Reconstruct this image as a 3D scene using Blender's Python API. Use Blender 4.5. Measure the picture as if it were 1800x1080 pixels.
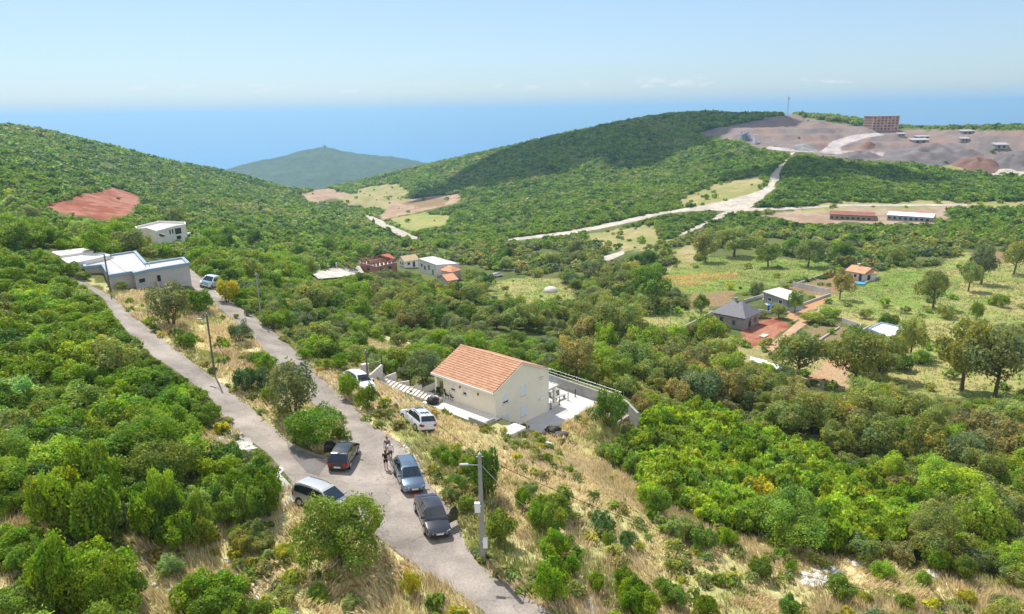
import bpy, bmesh, math, random
import numpy as np
from mathutils import Vector, Matrix
from mathutils.geometry import delaunay_2d_cdt
for o in list(bpy.data.objects):
    bpy.data.objects.remove(o)
SC = bpy.context.scene
COL = SC.collection
RAD = math.radians
rng = np.random.default_rng(7)
random.seed(7)

# ------------------------------------------------------------------ camera, sky, sun, exposure
F, PITCH, ROLL, CZ = 1250.0, math.atan(.2784), RAD(1.0), 28.0      # lens in photo pixels; eye 28 m above the junction
cr, sr, cp, sp = math.cos(ROLL), math.sin(ROLL), math.cos(PITCH), math.sin(PITCH)
cam_d = bpy.data.cameras.new('camera'); cam = bpy.data.objects.new('camera', cam_d); COL.objects.link(cam)
cam_d.sensor_width = 36; cam_d.lens = 36 * F / 1800; cam_d.clip_start = .5; cam_d.clip_end = 400000
X = Vector((1, 0, 0)); U = Vector((0, sp, cp)); FW = Vector((0, cp, -sp))
right = X * cr - U * sr; up = X * sr + U * cr
cam.matrix_world = Matrix(((right.x, up.x, -FW.x, 0), (right.y, up.y, -FW.y, 0), (right.z, up.z, -FW.z, CZ), (0, 0, 0, 1)))
SC.camera = cam
SUN_AZ, SUN_EL = -30.0, 57.0          # clockwise from the view's forward axis (+Y)
sd = Vector((math.sin(RAD(SUN_AZ)) * math.cos(RAD(SUN_EL)), math.cos(RAD(SUN_AZ)) * math.cos(RAD(SUN_EL)), math.sin(RAD(SUN_EL))))
w = bpy.data.worlds.new('World'); SC.world = w; w.use_nodes = True
nt = w.node_tree; nt.nodes.clear()
sky = nt.nodes.new('ShaderNodeTexSky'); sky.sky_type = 'NISHITA'; sky.sun_disc = False
sky.sun_elevation = RAD(SUN_EL); sky.sun_rotation = RAD(SUN_AZ); sky.altitude = 200
sky.air_density = 1.0; sky.dust_density = .7; sky.ozone_density = 2.0
bg = nt.nodes.new('ShaderNodeBackground'); bg.inputs[1].default_value = 0.1
wo = nt.nodes.new('ShaderNodeOutputWorld')
gm = nt.nodes.new('ShaderNodeGamma'); gm.inputs[1].default_value = .62
tn = nt.nodes.new('ShaderNodeMix'); tn.data_type = 'RGBA'; tn.blend_type = 'MULTIPLY'; tn.inputs[0].default_value = 1; tn.inputs[7].default_value = (1.3, 1.56, 1.84, 1)
nt.links.new(sky.outputs[0], gm.inputs[0]); nt.links.new(gm.outputs[0], tn.inputs[6]); 
# bright broken cloud added to the unseen sky behind the viewer as fill light
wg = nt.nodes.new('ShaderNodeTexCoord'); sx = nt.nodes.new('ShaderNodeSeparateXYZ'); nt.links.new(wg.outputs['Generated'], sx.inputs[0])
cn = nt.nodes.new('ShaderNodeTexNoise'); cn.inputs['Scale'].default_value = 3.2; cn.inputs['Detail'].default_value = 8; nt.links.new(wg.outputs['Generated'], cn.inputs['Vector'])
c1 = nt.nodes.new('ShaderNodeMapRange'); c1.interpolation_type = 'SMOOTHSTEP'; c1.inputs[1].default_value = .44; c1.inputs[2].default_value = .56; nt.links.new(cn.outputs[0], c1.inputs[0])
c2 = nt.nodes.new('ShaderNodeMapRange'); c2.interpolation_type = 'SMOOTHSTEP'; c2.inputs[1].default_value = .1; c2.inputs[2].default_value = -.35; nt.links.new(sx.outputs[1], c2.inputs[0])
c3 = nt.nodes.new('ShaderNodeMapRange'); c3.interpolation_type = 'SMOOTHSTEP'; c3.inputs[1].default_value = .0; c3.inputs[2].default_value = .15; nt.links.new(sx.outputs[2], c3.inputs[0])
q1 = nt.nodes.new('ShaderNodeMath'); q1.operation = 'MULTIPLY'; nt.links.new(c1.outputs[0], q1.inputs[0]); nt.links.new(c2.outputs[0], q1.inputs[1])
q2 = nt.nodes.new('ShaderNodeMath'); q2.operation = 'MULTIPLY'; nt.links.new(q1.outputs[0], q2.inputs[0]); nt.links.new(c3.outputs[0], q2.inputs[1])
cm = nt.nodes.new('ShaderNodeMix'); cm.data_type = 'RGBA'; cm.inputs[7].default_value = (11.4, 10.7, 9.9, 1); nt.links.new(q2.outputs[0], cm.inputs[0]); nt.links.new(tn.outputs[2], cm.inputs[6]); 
# a few small distant cumulus low over the sea
mp = nt.nodes.new('ShaderNodeMapping'); mp.inputs['Scale'].default_value = (26, 26, 95); nt.links.new(wg.outputs['Generated'], mp.inputs[0])
hn = nt.nodes.new('ShaderNodeTexNoise'); hn.inputs['Scale'].default_value = 1.0; hn.inputs['Detail'].default_value = 6; nt.links.new(mp.outputs[0], hn.inputs['Vector'])
h1 = nt.nodes.new('ShaderNodeMapRange'); h1.inputs[1].default_value = .56; h1.inputs[2].default_value = .68; h1.inputs[4].default_value = .75; nt.links.new(hn.outputs[0], h1.inputs[0])
h2 = nt.nodes.new('ShaderNodeMapRange'); h2.interpolation_type = 'SMOOTHSTEP'; h2.inputs[1].default_value = .022; h2.inputs[2].default_value = .027; nt.links.new(sx.outputs[2], h2.inputs[0])
h3 = nt.nodes.new('ShaderNodeMapRange'); h3.interpolation_type = 'SMOOTHSTEP'; h3.inputs[1].default_value = .042; h3.inputs[2].default_value = .028; nt.links.new(sx.outputs[2], h3.inputs[0])
h4 = nt.nodes.new('ShaderNodeMath'); h4.operation = 'MULTIPLY'; nt.links.new(h2.outputs[0], h4.inputs[0]); nt.links.new(h3.outputs[0], h4.inputs[1])
h5 = nt.nodes.new('ShaderNodeMath'); h5.operation = 'MULTIPLY'; nt.links.new(h4.outputs[0], h5.inputs[0]); nt.links.new(h1.outputs[0], h5.inputs[1])
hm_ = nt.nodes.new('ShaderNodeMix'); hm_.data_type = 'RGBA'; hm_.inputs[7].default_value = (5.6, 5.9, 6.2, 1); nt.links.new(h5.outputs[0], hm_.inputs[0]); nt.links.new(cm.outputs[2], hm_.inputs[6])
# marine haze just above the horizon
m1 = nt.nodes.new('ShaderNodeMapRange'); m1.interpolation_type = 'SMOOTHSTEP'; m1.inputs[1].default_value = .026; m1.inputs[2].default_value = -.004; m1.inputs[4].default_value = .6; nt.links.new(sx.outputs[2], m1.inputs[0])
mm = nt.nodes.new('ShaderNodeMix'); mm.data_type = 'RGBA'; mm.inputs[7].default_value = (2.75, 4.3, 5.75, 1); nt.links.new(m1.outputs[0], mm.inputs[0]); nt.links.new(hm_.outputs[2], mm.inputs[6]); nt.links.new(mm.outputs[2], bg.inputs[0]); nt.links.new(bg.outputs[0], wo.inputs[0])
sun_d = bpy.data.lights.new('sun', 'SUN'); sun_d.energy = 3.9; sun_d.angle = RAD(.55); sun_d.color = (1, .955, .87)
sun = bpy.data.objects.new('sun', sun_d); COL.objects.link(sun)
sun.rotation_euler = sd.to_track_quat('Z', 'Y').to_euler(); sun.location = (0, 0, 300)
SC.view_settings.view_transform = 'Standard'; SC.view_settings.look = 'None'
SC.view_settings.exposure = 0.66; SC.view_settings.gamma = 1
SC.cycles.max_bounces = 6; SC.cycles.diffuse_bounces = 3; SC.cycles.glossy_bounces = 2
SC.cycles.transmission_bounces = 3; SC.cycles.transparent_max_bounces = 6; SC.cycles.volume_bounces = 0
SC.cycles.use_denoising = True

# ------------------------------------------------------------------ pixels of the photograph -> rays -> places on the ground
def rays(px, py):
    px = np.asarray(px, float); py = np.asarray(py, float)
    a = (px - 900) / F; b = (540 - py) / F
    a0 = a * cr + b * sr; b0 = -a * sr + b * cr
    return np.stack([a0, b0 * sp + cp, b0 * cp - sp], -1)
def on_z(px, py, z):
    d = rays(px, py); t = (z - CZ) / d[..., 2]
    return np.stack([d[..., 0] * t, d[..., 1] * t, CZ + d[..., 2] * t], -1)
def on_R(px, py, R):
    d = rays(px, py); t = R / np.hypot(d[..., 0], d[..., 1])
    return np.stack([d[..., 0] * t, d[..., 1] * t, CZ + d[..., 2] * t], -1)

# ground control points: photo pixel + height (road junction = 0)
CTRL_Z = """960,1075,-.8 830,1000,-.4 700,930,0 640,830,0 560,780,.2 760,900,-.2 650,760,.1 580,690,.3 500,620,.6 440,565,1 370,515,1.4
335,480,1.7 450,740,.9 400,705,1.3 320,635,2.2 240,570,3 200,535,3.5 160,500,4 20,1075,4 200,1075,2 450,1075,.3 650,1050,-.3 20,950,4.6
200,950,3 400,930,1.3 560,930,.5 20,820,4.6 200,800,4 380,790,1.6 20,680,4.5 200,650,4 330,700,2.2 20,560,4.8 130,560,4.6 20,470,6.5
90,490,5 0,430,8 400,600,1.6 480,700,.7 250,530,3 700,740,-.5 640,680,-.1 628,668,0 830,712,-2.4 735,775,-.5
1000,720,-5 1040,690,-5 900,900,-1.3 1000,1000,-2.3 880,820,-1.6 960,790,-4.2 1050,860,-4.8 1150,950,-5 1100,1075,-3.3 1300,1075,-5
1300,950,-7.5 1500,1000,-8.5 1790,1060,-9 1700,960,-10 1150,760,-9 1250,850,-9.5 1400,900,-10 1600,900,-12 1790,900,-13 1300,720,-14
1500,760,-15 1700,780,-16 1790,700,-18 1500,680,-20 1600,600,-22 1790,560,-24 1700,500,-26 1515,495,-26.5 1380,545,-24 1290,580,-23
1440,625,-21 1790,450,-27 1600,440,-29 1400,440,-30 1200,470,-30 1000,480,-32 960,540,-26 1100,560,-22 1000,600,-18 1050,650,-14
900,600,-16 800,570,-16.5 700,540,-16 600,560,-11 600,500,-22 500,520,-9 420,500,-4 400,450,-10 282,425,-8 500,450,-22 665,485,-32
770,495,-33 870,490,-33 580,485,-28 700,440,-36 900,440,-37 735,420,-42 640,378,-58 560,410,-38 400,400,-20 200,390,-10 165,355,-14
100,380,-6 230,330,-20 760,640,-8 700,620,-7 640,600,-7 1110,720,-7.5 1400,350,-26 1790,290,-20 1500,385,-29.5 1600,330,-24.5 1790,350,-26 1790,400,-27.5 560,620,-2.5"""
CTRL_R = """60,310,400 0,224,800 100,240,820 200,265,840 300,290,850 390,302,860 450,320,850 520,343,820 600,372,760 300,330,600 400,350,560
500,380,500 100,280,560 0,300,420 0,260,600 600,330,1050 700,305,1100 800,283,1080 900,260,1030 1000,237,980 1100,216,930 1200,205,880
1260,209,860 1320,210,850 1390,205,850 1450,209,840 1510,220,820 1600,224,850 1770,226,850 540,345,950 590,342,900 1450,270,667 1390,262,667
1330,240,740 1600,265,690 1790,240,720 1545,229,780 1450,228,770 1400,300,560
 1250,370,420 1000,405,400 1000,340,560 1000,280,760 1150,300,680 1150,250,800 800,340,750 800,380,540 700,350,820
900,310,800 1300,300,600 1250,240,780 760,355,680 650,345,800 1500,245,730"""
cz_ = np.array([[float(v) for v in t.split(',')] for t in CTRL_Z.split()])
crr = np.array([[float(v) for v in t.split(',')] for t in CTRL_R.split()])
pts = np.concatenate([on_z(cz_[:, 0], cz_[:, 1], cz_[:, 2]), on_R(crr[:, 0], crr[:, 1], crr[:, 2])])
extra = []
def pol(th, R, z): extra.append((R * math.sin(RAD(th)), R * math.cos(RAD(th)), z))
for th in (-62, -50): pol(th, 22, 6); pol(th, 60, 7); pol(th, 115, 8); pol(th, 200, -2); pol(th, 400, 0); pol(th, 800, 20)
for th in (50, 62): pol(th, 22, -4); pol(th, 60, -9); pol(th, 115, -16); pol(th, 200, -24); pol(th, 400, -25); pol(th, 800, 0)
for th in (-30, -15, 0, 15, 30): pol(th, 22, {-30: 3.5, -15: 1.5, 0: -.6, 15: -2.5, 30: -4}[th])
for th in (-62, -45, -30, -20, -10, 0, 10, 20, 30, 45, 62): pol(th, 1500, -190); pol(th, 2000, -340)
pts = np.concatenate([pts, np.array(extra)])
def tl(x, y): return np.stack([np.arctan2(x, y) * 1.0, np.log(np.hypot(x, y))], -1)
def tps(d2): return np.where(d2 > 1e-12, .5 * d2 * np.log(d2 + 1e-12), 0)
q = tl(pts[:, 0], pts[:, 1]); n_ = len(q)
K = tps(((q[:, None] - q[None]) ** 2).sum(-1)) + np.eye(n_) * 2e-4
Pm = np.concatenate([np.ones((n_, 1)), q], 1)
A_ = np.block([[K, Pm], [Pm.T, np.zeros((3, 3))]])
wts = np.linalg.solve(A_, np.concatenate([pts[:, 2], np.zeros(3)]))
def vnoise(x, y, seed=0):
    xi = np.floor(x).astype(np.int64); yi = np.floor(y).astype(np.int64)
    fx = x - xi; fy = y - yi; fx = fx * fx * (3 - 2 * fx); fy = fy * fy * (3 - 2 * fy)
    def h(a, b):
        v = (a * 374761393 + b * 668265263 + seed * 974634) & 0x7fffffff
        v = ((v ^ (v >> 13)) * 1274126177) & 0x7fffffff
        return ((v ^ (v >> 16)) & 0xffff) / 65535.0
    return (h(xi, yi) * (1 - fx) + h(xi + 1, yi) * fx) * (1 - fy) + (h(xi, yi + 1) * (1 - fx) + h(xi + 1, yi + 1) * fx) * fy
NT, NR = 760, 640
TH = np.linspace(RAD(-60), RAD(60), NT); LR = np.linspace(math.log(20), math.log(2000), NR)
TT, LL = np.meshgrid(TH, LR, indexing='ij')
GX = np.exp(LL) * np.sin(TT); GY = np.exp(LL) * np.cos(TT)
GZ = np.zeros_like(GX); qq = np.stack([TT, LL], -1).reshape(-1, 2); out = np.zeros(len(qq))
for i in range(0, len(qq), 40000):
    c = qq[i:i + 40000]
    out[i:i + 40000] = tps(((c[:, None] - q[None]) ** 2).sum(-1)) @ wts[:n_] + wts[n_] + c @ wts[n_ + 1:]
GZ = out.reshape(GX.shape)
GZ += (vnoise(GX / 2.3, GY / 2.3, 1) - .5) * .12 + (vnoise(GX / 9, GY / 9, 2) - .5) * .25 * np.clip((np.exp(LL) - 90) / 60, 0, 1)
# levelled pads: centre px at height z, half-sizes, heading, falloff (metres)
def level(cx, cy, hx, hy, az, z, fall):
    global GZ
    c, s = math.cos(RAD(az)), math.sin(RAD(az))
    u = (GX - cx) * c - (GY - cy) * s; v = (GX - cx) * s + (GY - cy) * c      # v along az, u to its right
    d = np.hypot(np.maximum(np.abs(u) - hx, 0), np.maximum(np.abs(v) - hy, 0))
    k = np.clip(1 - d / fall, 0, 1); k = k * k * (3 - 2 * k)
    GZ = GZ * (1 - k) + z * k
def ground(x, y):
    x = np.asarray(x, float); y = np.asarray(y, float)
    a = np.clip((np.arctan2(x, y) - TH[0]) / (TH[1] - TH[0]), 0, NT - 1.001)
    b = np.clip((np.log(np.hypot(x, y) + 1e-6) - LR[0]) / (LR[1] - LR[0]), 0, NR - 1.001)
    i = a.astype(int); j = b.astype(int); fa = a - i; fb = b - j
    return (GZ[i, j] * (1 - fa) + GZ[i + 1, j] * fa) * (1 - fb) + (GZ[i, j + 1] * (1 - fa) + GZ[i + 1, j + 1] * fa) * fb
RS = np.exp(np.linspace(math.log(20.5), math.log(1990), 2600))
def at(px, py):
    """first point of the ground under photo pixel(s)"""
    px = np.atleast_1d(np.asarray(px, float)); py = np.atleast_1d(np.asarray(py, float))
    res = np.zeros((len(px), 3))
    for k in range(0, len(px), 400):
        d = rays(px[k:k + 400], py[k:k + 400]); hr = np.hypot(d[:, 0], d[:, 1])
        t = RS[None] / hr[:, None]
        x = d[:, 0:1] * t; y = d[:, 1:2] * t; z = CZ + d[:, 2:3] * t
        f = z - ground(x, y); below = f < 0
        j = np.where(below.any(1), below.argmax(1), len(RS) - 1); j = np.maximum(j, 1)
        r = np.arange(len(j)); f0 = f[r, j - 1]; f1 = f[r, j]
        m = np.clip(f0 / np.where(np.abs(f0 - f1) < 1e-9, 1, f0 - f1), 0, 1)
        tt = t[r, j - 1] * (1 - m) + t[r, j] * m
        p = d * tt[:, None]; p[:, 2] = ground(p[:, 0], p[:, 1]); res[k:k + 400] = p
    return res
def at1(px, py): return Vector(at(px, py)[0])
def to_px(p):
    v = np.asarray(p, float) - np.array([0, 0, CZ]); wv = v[..., 1] * cp - v[..., 2] * sp
    a0 = v[..., 0] / wv; b0 = (v[..., 1] * sp + v[..., 2] * cp) / wv
    return 900 + F * (a0 * cr - b0 * sr), 540 - F * (a0 * sr + b0 * cr)
P0 = on_z(867, 692, 0.0)                 # near eave corner of the tiled house
GD = np.array([math.sin(RAD(42)), math.cos(RAD(42))]); LD = np.array([-math.cos(RAD(42)), math.sin(RAD(42))])   # gable / long wall directions
def H2(u, v): return P0[:2] + GD * u + LD * v
def hlevel(u0, u1, v0, v1, z, fall):
    c = H2((u0 + u1) / 2, (v0 + v1) / 2); level(c[0], c[1], (u1 - u0) / 2, (v1 - v0) / 2, -48, z, fall)
hlevel(-2.6, 0, -1, 13, -2.75, 2.5)
hlevel(3, 15, -3.4, -.3, -5.1, 2.5); hlevel(10.5, 15, -7, 11.5, -5.1, 2.5)
for px_, py_, hx, hy, az, fall in ((1290, 578, 5, 6, 45, 6), (1378, 545, 6, 5, 40, 5), (1515, 493, 6, 5, 30, 5), (282, 424, 9, 7, 30, 8), (770, 494, 8, 10, 30, 8), (668, 482, 7, 7, 30, 6), (1548, 229, 20, 14, 0, 10)):
    p_ = at1(px_, py_); level(p_.x, p_.y, hx, hy, az, p_.z, fall)

# ------------------------------------------------------------------ materials
MATS = {}
def nodes(name, rough=.8, spec=.3):
    m = bpy.data.materials.new(name); m.use_nodes = True; t = m.node_tree
    b = t.nodes['Principled BSDF']; b.inputs['Roughness'].default_value = rough; b.inputs['Specular IOR Level'].default_value = spec
    return m, t, b
def mat(name, col, rough=.8, var=.0, scale=3., metal=0., spec=.3, bump=0., coat=0.):
    """plain colour with procedural blotches (var) and fine bump"""
    if name in MATS: return MATS[name]
    m, t, b = nodes(name, rough, spec); b.inputs['Metallic'].default_value = metal
    b.inputs['Base Color'].default_value = (*col, 1)
    if coat: b.inputs['Coat Weight'].default_value = coat; b.inputs['Coat Roughness'].default_value = .05
    if var:
        tc = t.nodes.new('ShaderNodeNewGeometry')
        n1 = t.nodes.new('ShaderNodeTexNoise'); n1.inputs['Scale'].default_value = scale; n1.inputs['Detail'].default_value = 7; n1.inputs['Roughness'].default_value = .65
        t.links.new(tc.outputs['Position'], n1.inputs['Vector'])
        mr = t.nodes.new('ShaderNodeMapRange'); mr.inputs[1].default_value = .3; mr.inputs[2].default_value = .7; mr.inputs[3].default_value = 1 - var; mr.inputs[4].default_value = 1 + var
        t.links.new(n1.outputs[0], mr.inputs[0])
        mx = t.nodes.new('ShaderNodeMix'); mx.data_type = 'RGBA'; mx.blend_type = 'MULTIPLY'; mx.inputs[0].default_value = 1
        mx.inputs[6].default_value = (*col, 1); t.links.new(mr.outputs[0], mx.inputs[7]); t.links.new(mx.outputs[2], b.inputs['Base Color'])
        if bump:
            bp = t.nodes.new('ShaderNodeBump'); bp.inputs['Strength'].default_value = bump; bp.inputs['Distance'].default_value = .05
            t.links.new(n1.outputs[0], bp.inputs['Height']); t.links.new(bp.outputs[0], b.inputs['Normal'])
    MATS[name] = m; return m
def leaf_mat(name, source, warmth=(1.5, 1.45, .7)):
    m = bpy.data.materials.new(name); m.use_nodes = True; t = m.node_tree; t.nodes.clear()
    o = t.nodes.new('ShaderNodeOutputMaterial'); mixs = t.nodes.new('ShaderNodeMixShader'); mixs.inputs[0].default_value = .4
    df = t.nodes.new('ShaderNodeBsdfPrincipled'); df.inputs['Roughness'].default_value = .55; df.inputs['Specular IOR Level'].default_value = .25
    tr = t.nodes.new('ShaderNodeBsdfTranslucent')
    if source == 'object':
        src = t.nodes.new('ShaderNodeObjectInfo'); base = src.outputs['Color']
        var = t.nodes.new('ShaderNodeAttribute'); var.attribute_name = 'leafvar'
        mx = t.nodes.new('ShaderNodeMix'); mx.data_type = 'RGBA'; mx.blend_type = 'MULTIPLY'; mx.inputs[0].default_value = 1
        t.links.new(base, mx.inputs[6]); t.links.new(var.outputs['Color'], mx.inputs[7]); colr = mx.outputs[2]
    else:
        src = t.nodes.new('ShaderNodeAttribute'); src.attribute_name = 'leafvar'; colr = src.outputs['Color']
    warm = t.nodes.new('ShaderNodeMix'); warm.data_type = 'RGBA'; warm.blend_type = 'MULTIPLY'; warm.inputs[0].default_value = 1
    warm.inputs[7].default_value = (*warmth, 1); t.links.new(colr, warm.inputs[6])
    t.links.new(colr, df.inputs['Base Color']); t.links.new(warm.outputs[2], tr.inputs['Color'])
    t.links.new(df.outputs[0], mixs.inputs[1]); t.links.new(tr.outputs[0], mixs.inputs[2]); t.links.new(mixs.outputs[0], o.inputs[0])
    return m
LEAF = leaf_mat('leaf', 'object'); LEAFS = leaf_mat('leaf_mass', 'attr'); LEAFG = leaf_mat('straw', 'attr', (1.05, 1.03, .95))
BARK = mat('bark', (.12, .095, .07), .9, .4, 6)

# ------------------------------------------------------------------ mesh helpers
def tag(o, label=None, cat=None, group=None, kind=None):
    if label: o['label'] = label
    if cat: o['category'] = cat
    if group: o['group'] = group
    if kind: o['kind'] = kind
    return o
def link(o, parent=None):
    COL.objects.link(o)
    if parent is not None: o.parent = parent
    return o
def np_mesh(name, V, Q, color=None, m=None, smooth=False):
    """mesh from arrays: V (n,3), Q (k,3|4), color (n,3) point attribute 'leafvar'"""
    me = bpy.data.meshes.new(name); V = np.asarray(V, np.float32); Q = np.asarray(Q, np.int32); k = Q.shape[1]
    me.vertices.add(len(V)); me.vertices.foreach_set('co', V.ravel())
    me.loops.add(Q.size); me.loops.foreach_set('vertex_index', Q.ravel())
    me.polygons.add(len(Q)); me.polygons.foreach_set('loop_start', np.arange(0, Q.size, k, dtype=np.int32))
    if smooth: me.polygons.foreach_set('use_smooth', np.ones(len(Q), bool))
    if color is not None:
        a = me.attributes.new('leafvar', 'FLOAT_COLOR', 'POINT')
        a.data.foreach_set('color', np.concatenate([np.asarray(color, np.float32), np.ones((len(V), 1), np.float32)], 1).ravel())
    me.update(calc_edges=True)
    if m: me.materials.append(m)
    return me
class MB:
    """collects boxes, prisms, tubes, quads; build() links them as ONE mesh object"""
    def __init__(s): s.v = []; s.f = []; s.mi = []; s.cur = 0
    def add(s, vs, fs):
        n = len(s.v); s.v += [tuple(p) for p in vs]; s.f += [tuple(i + n for i in f) for f in fs]; s.mi += [s.cur] * len(fs); return s
    def box(s, x0, x1, y0, y1, z0, z1):
        return s.add([(x0, y0, z0), (x1, y0, z0), (x1, y1, z0), (x0, y1, z0), (x0, y0, z1), (x1, y0, z1), (x1, y1, z1), (x0, y1, z1)],
                     [(0, 3, 2, 1), (4, 5, 6, 7), (0, 1, 5, 4), (1, 2, 6, 5), (2, 3, 7, 6), (3, 0, 4, 7)])
    def prism(s, poly, z0, z1, axis='z'):
        n = len(poly)
        def P(p, h): return {'z': (p[0], p[1], h), 'y': (p[0], h, p[1]), 'x': (h, p[0], p[1])}[axis]
        return s.add([P(p, z0) for p in poly] + [P(p, z1) for p in poly],
                     [tuple(range(n))[::-1], tuple(range(n, 2 * n))] + [(i, (i + 1) % n, n + (i + 1) % n, n + i) for i in range(n)])
    def poly(s, *ps): return s.add(ps, [tuple(range(len(ps)))])
    def slab(s, ps, t):
        """polygon given a thickness t along its normal (outwards)"""
        ps = [Vector(p) for p in ps]; n = (ps[1] - ps[0]).cross(ps[2] - ps[0]).normalized() * t; k = len(ps)
        return s.add(ps + [p + n for p in ps], [tuple(range(k))[::-1], tuple(range(k, 2 * k))] + [(i, (i + 1) % k, k + (i + 1) % k, k + i) for i in range(k)])
    def tube(s, ps, rs, n=8, cap=True):
        ps = [Vector(p) for p in ps]
        if not hasattr(rs, '__len__'): rs = [rs] * len(ps)
        vs = []; fs = []
        for i, p in enumerate(ps):
            d = (ps[min(i + 1, len(ps) - 1)] - ps[max(i - 1, 0)]).normalized()
            a = d.orthogonal().normalized() if abs(d.z) < .99 else Vector((1, 0, 0)); b = d.cross(a)
            for j in range(n):
                t = 2 * math.pi * j / n; vs.append(p + (a * math.cos(t) + b * math.sin(t)) * rs[i])
        for i in range(len(ps) - 1):
            for j in range(n): fs.append((i * n + j, i * n + (j + 1) % n, (i + 1) * n + (j + 1) % n, (i + 1) * n + j))
        if cap: fs.append(tuple(range(n))[::-1]); fs.append(tuple(range((len(ps) - 1) * n, len(ps) * n)))
        return s.add(vs, fs)
    def lathe(s, prof, c=(0, 0, 0), n=16, axis='z'):
        vs = []; fs = []; k = len(prof)
        for r, h in prof:
            for j in range(n):
                t = 2 * math.pi * j / n; p = (r * math.cos(t), r * math.sin(t), h)
                if axis == 'y': p = (p[0], p[2], p[1])
                vs.append((p[0] + c[0], p[1] + c[1], p[2] + c[2]))
        for i in range(k - 1):
            for j in range(n): fs.append((i * n + j, i * n + (j + 1) % n, (i + 1) * n + (j + 1) % n, (i + 1) * n + j))
        fs.append(tuple(range(n))[::-1]); fs.append(tuple(range((k - 1) * n, k * n)))
        return s.add(vs, fs)
    def build(s, name, m, parent=None, smooth=False, bevel=0.):
        me = bpy.data.meshes.new(name); me.from_pydata(s.v, [], s.f)
        ms = m if isinstance(m, (list, tuple)) else [m]
        for q_ in ms: me.materials.append(q_)
        if len(ms) > 1: me.polygons.foreach_set('material_index', s.mi)
        bm = bmesh.new(); bm.from_mesh(me); bmesh.ops.recalc_face_normals(bm, faces=bm.faces)
        if bevel: bmesh.ops.bevel(bm, geom=[e for e in bm.edges if len(e.link_faces) == 2 and e.calc_face_angle(0) > .5], offset=bevel, segments=2, affect='EDGES', clamp_overlap=True)
        bm.to_mesh(me); bm.free()
        if smooth:
            me.polygons.foreach_set('use_smooth', [True] * len(me.polygons)); me.set_sharp_from_angle(angle=RAD(38))
        return link(bpy.data.objects.new(name, me), parent)
def empty(name, loc, az=0., parent=None):
    """Empty at a thing's base; az = heading clockwise from +Y, local +Y points along it"""
    o = bpy.data.objects.new(name, None); o.empty_display_size = .3; o.location = loc; o.rotation_euler = (0, 0, -RAD(az)); return link(o, parent)

# ------------------------------------------------------------------ ground classes (outlines in photo pixels, carried onto the ground)
def P2(s): return [tuple(float(v) for v in t.split(',')) for t in s.split()]
def px_edges(poly, step=14):
    o = []
    for (a, b), (c, d) in zip(poly, poly[1:] + poly[:1]):
        n = max(1, int(math.hypot(c - a, d - b) / step))
        for i in range(n): o.append((a + (c - a) * i / n, b + (d - b) * i / n))
    return np.array(o)
def world_poly(poly, step=14):
    e = px_edges(poly, step); return at(e[:, 0], e[:, 1])
def inside(px, py, poly):
    r = np.zeros(px.shape, bool); n = len(poly)
    for i in range(n):
        x0, y0 = poly[i]; x1, y1 = poly[(i + 1) % n]
        c = (y0 > py) != (y1 > py)
        r ^= c & (px < (x1 - x0) * (py - y0) / (y1 - y0 + 1e-30) + x0)
    return r
CLS = {}
CN = np.zeros(GX.shape, np.int16)       # class index on the ground grid
wob = .012
def wobn(s_): return (vnoise(TT / .03, LL / .03, s_) - .5) + (vnoise(TT / .008, LL / .012, s_ + 20) - .5) * .7
WT = TT + wobn(5) * wob; WL = LL + wobn(6) * wob * 2.5
ORDER = ['forest']
def region(cls, s):
    if cls not in ORDER: ORDER.append(cls)
    wp = world_poly(P2(s)); tq = tl(wp[:, 0], wp[:, 1])
    a0, a1 = tq[:, 0].min() - .02, tq[:, 0].max() + .02
    i0 = max(0, int((a0 - TH[0]) / (TH[1] - TH[0]))); i1 = min(NT, int((a1 - TH[0]) / (TH[1] - TH[0])) + 2)
    sub = inside(WT[i0:i1], WL[i0:i1], [tuple(v) for v in tq]); CN[i0:i1][sub] = ORDER.index(cls)
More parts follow.
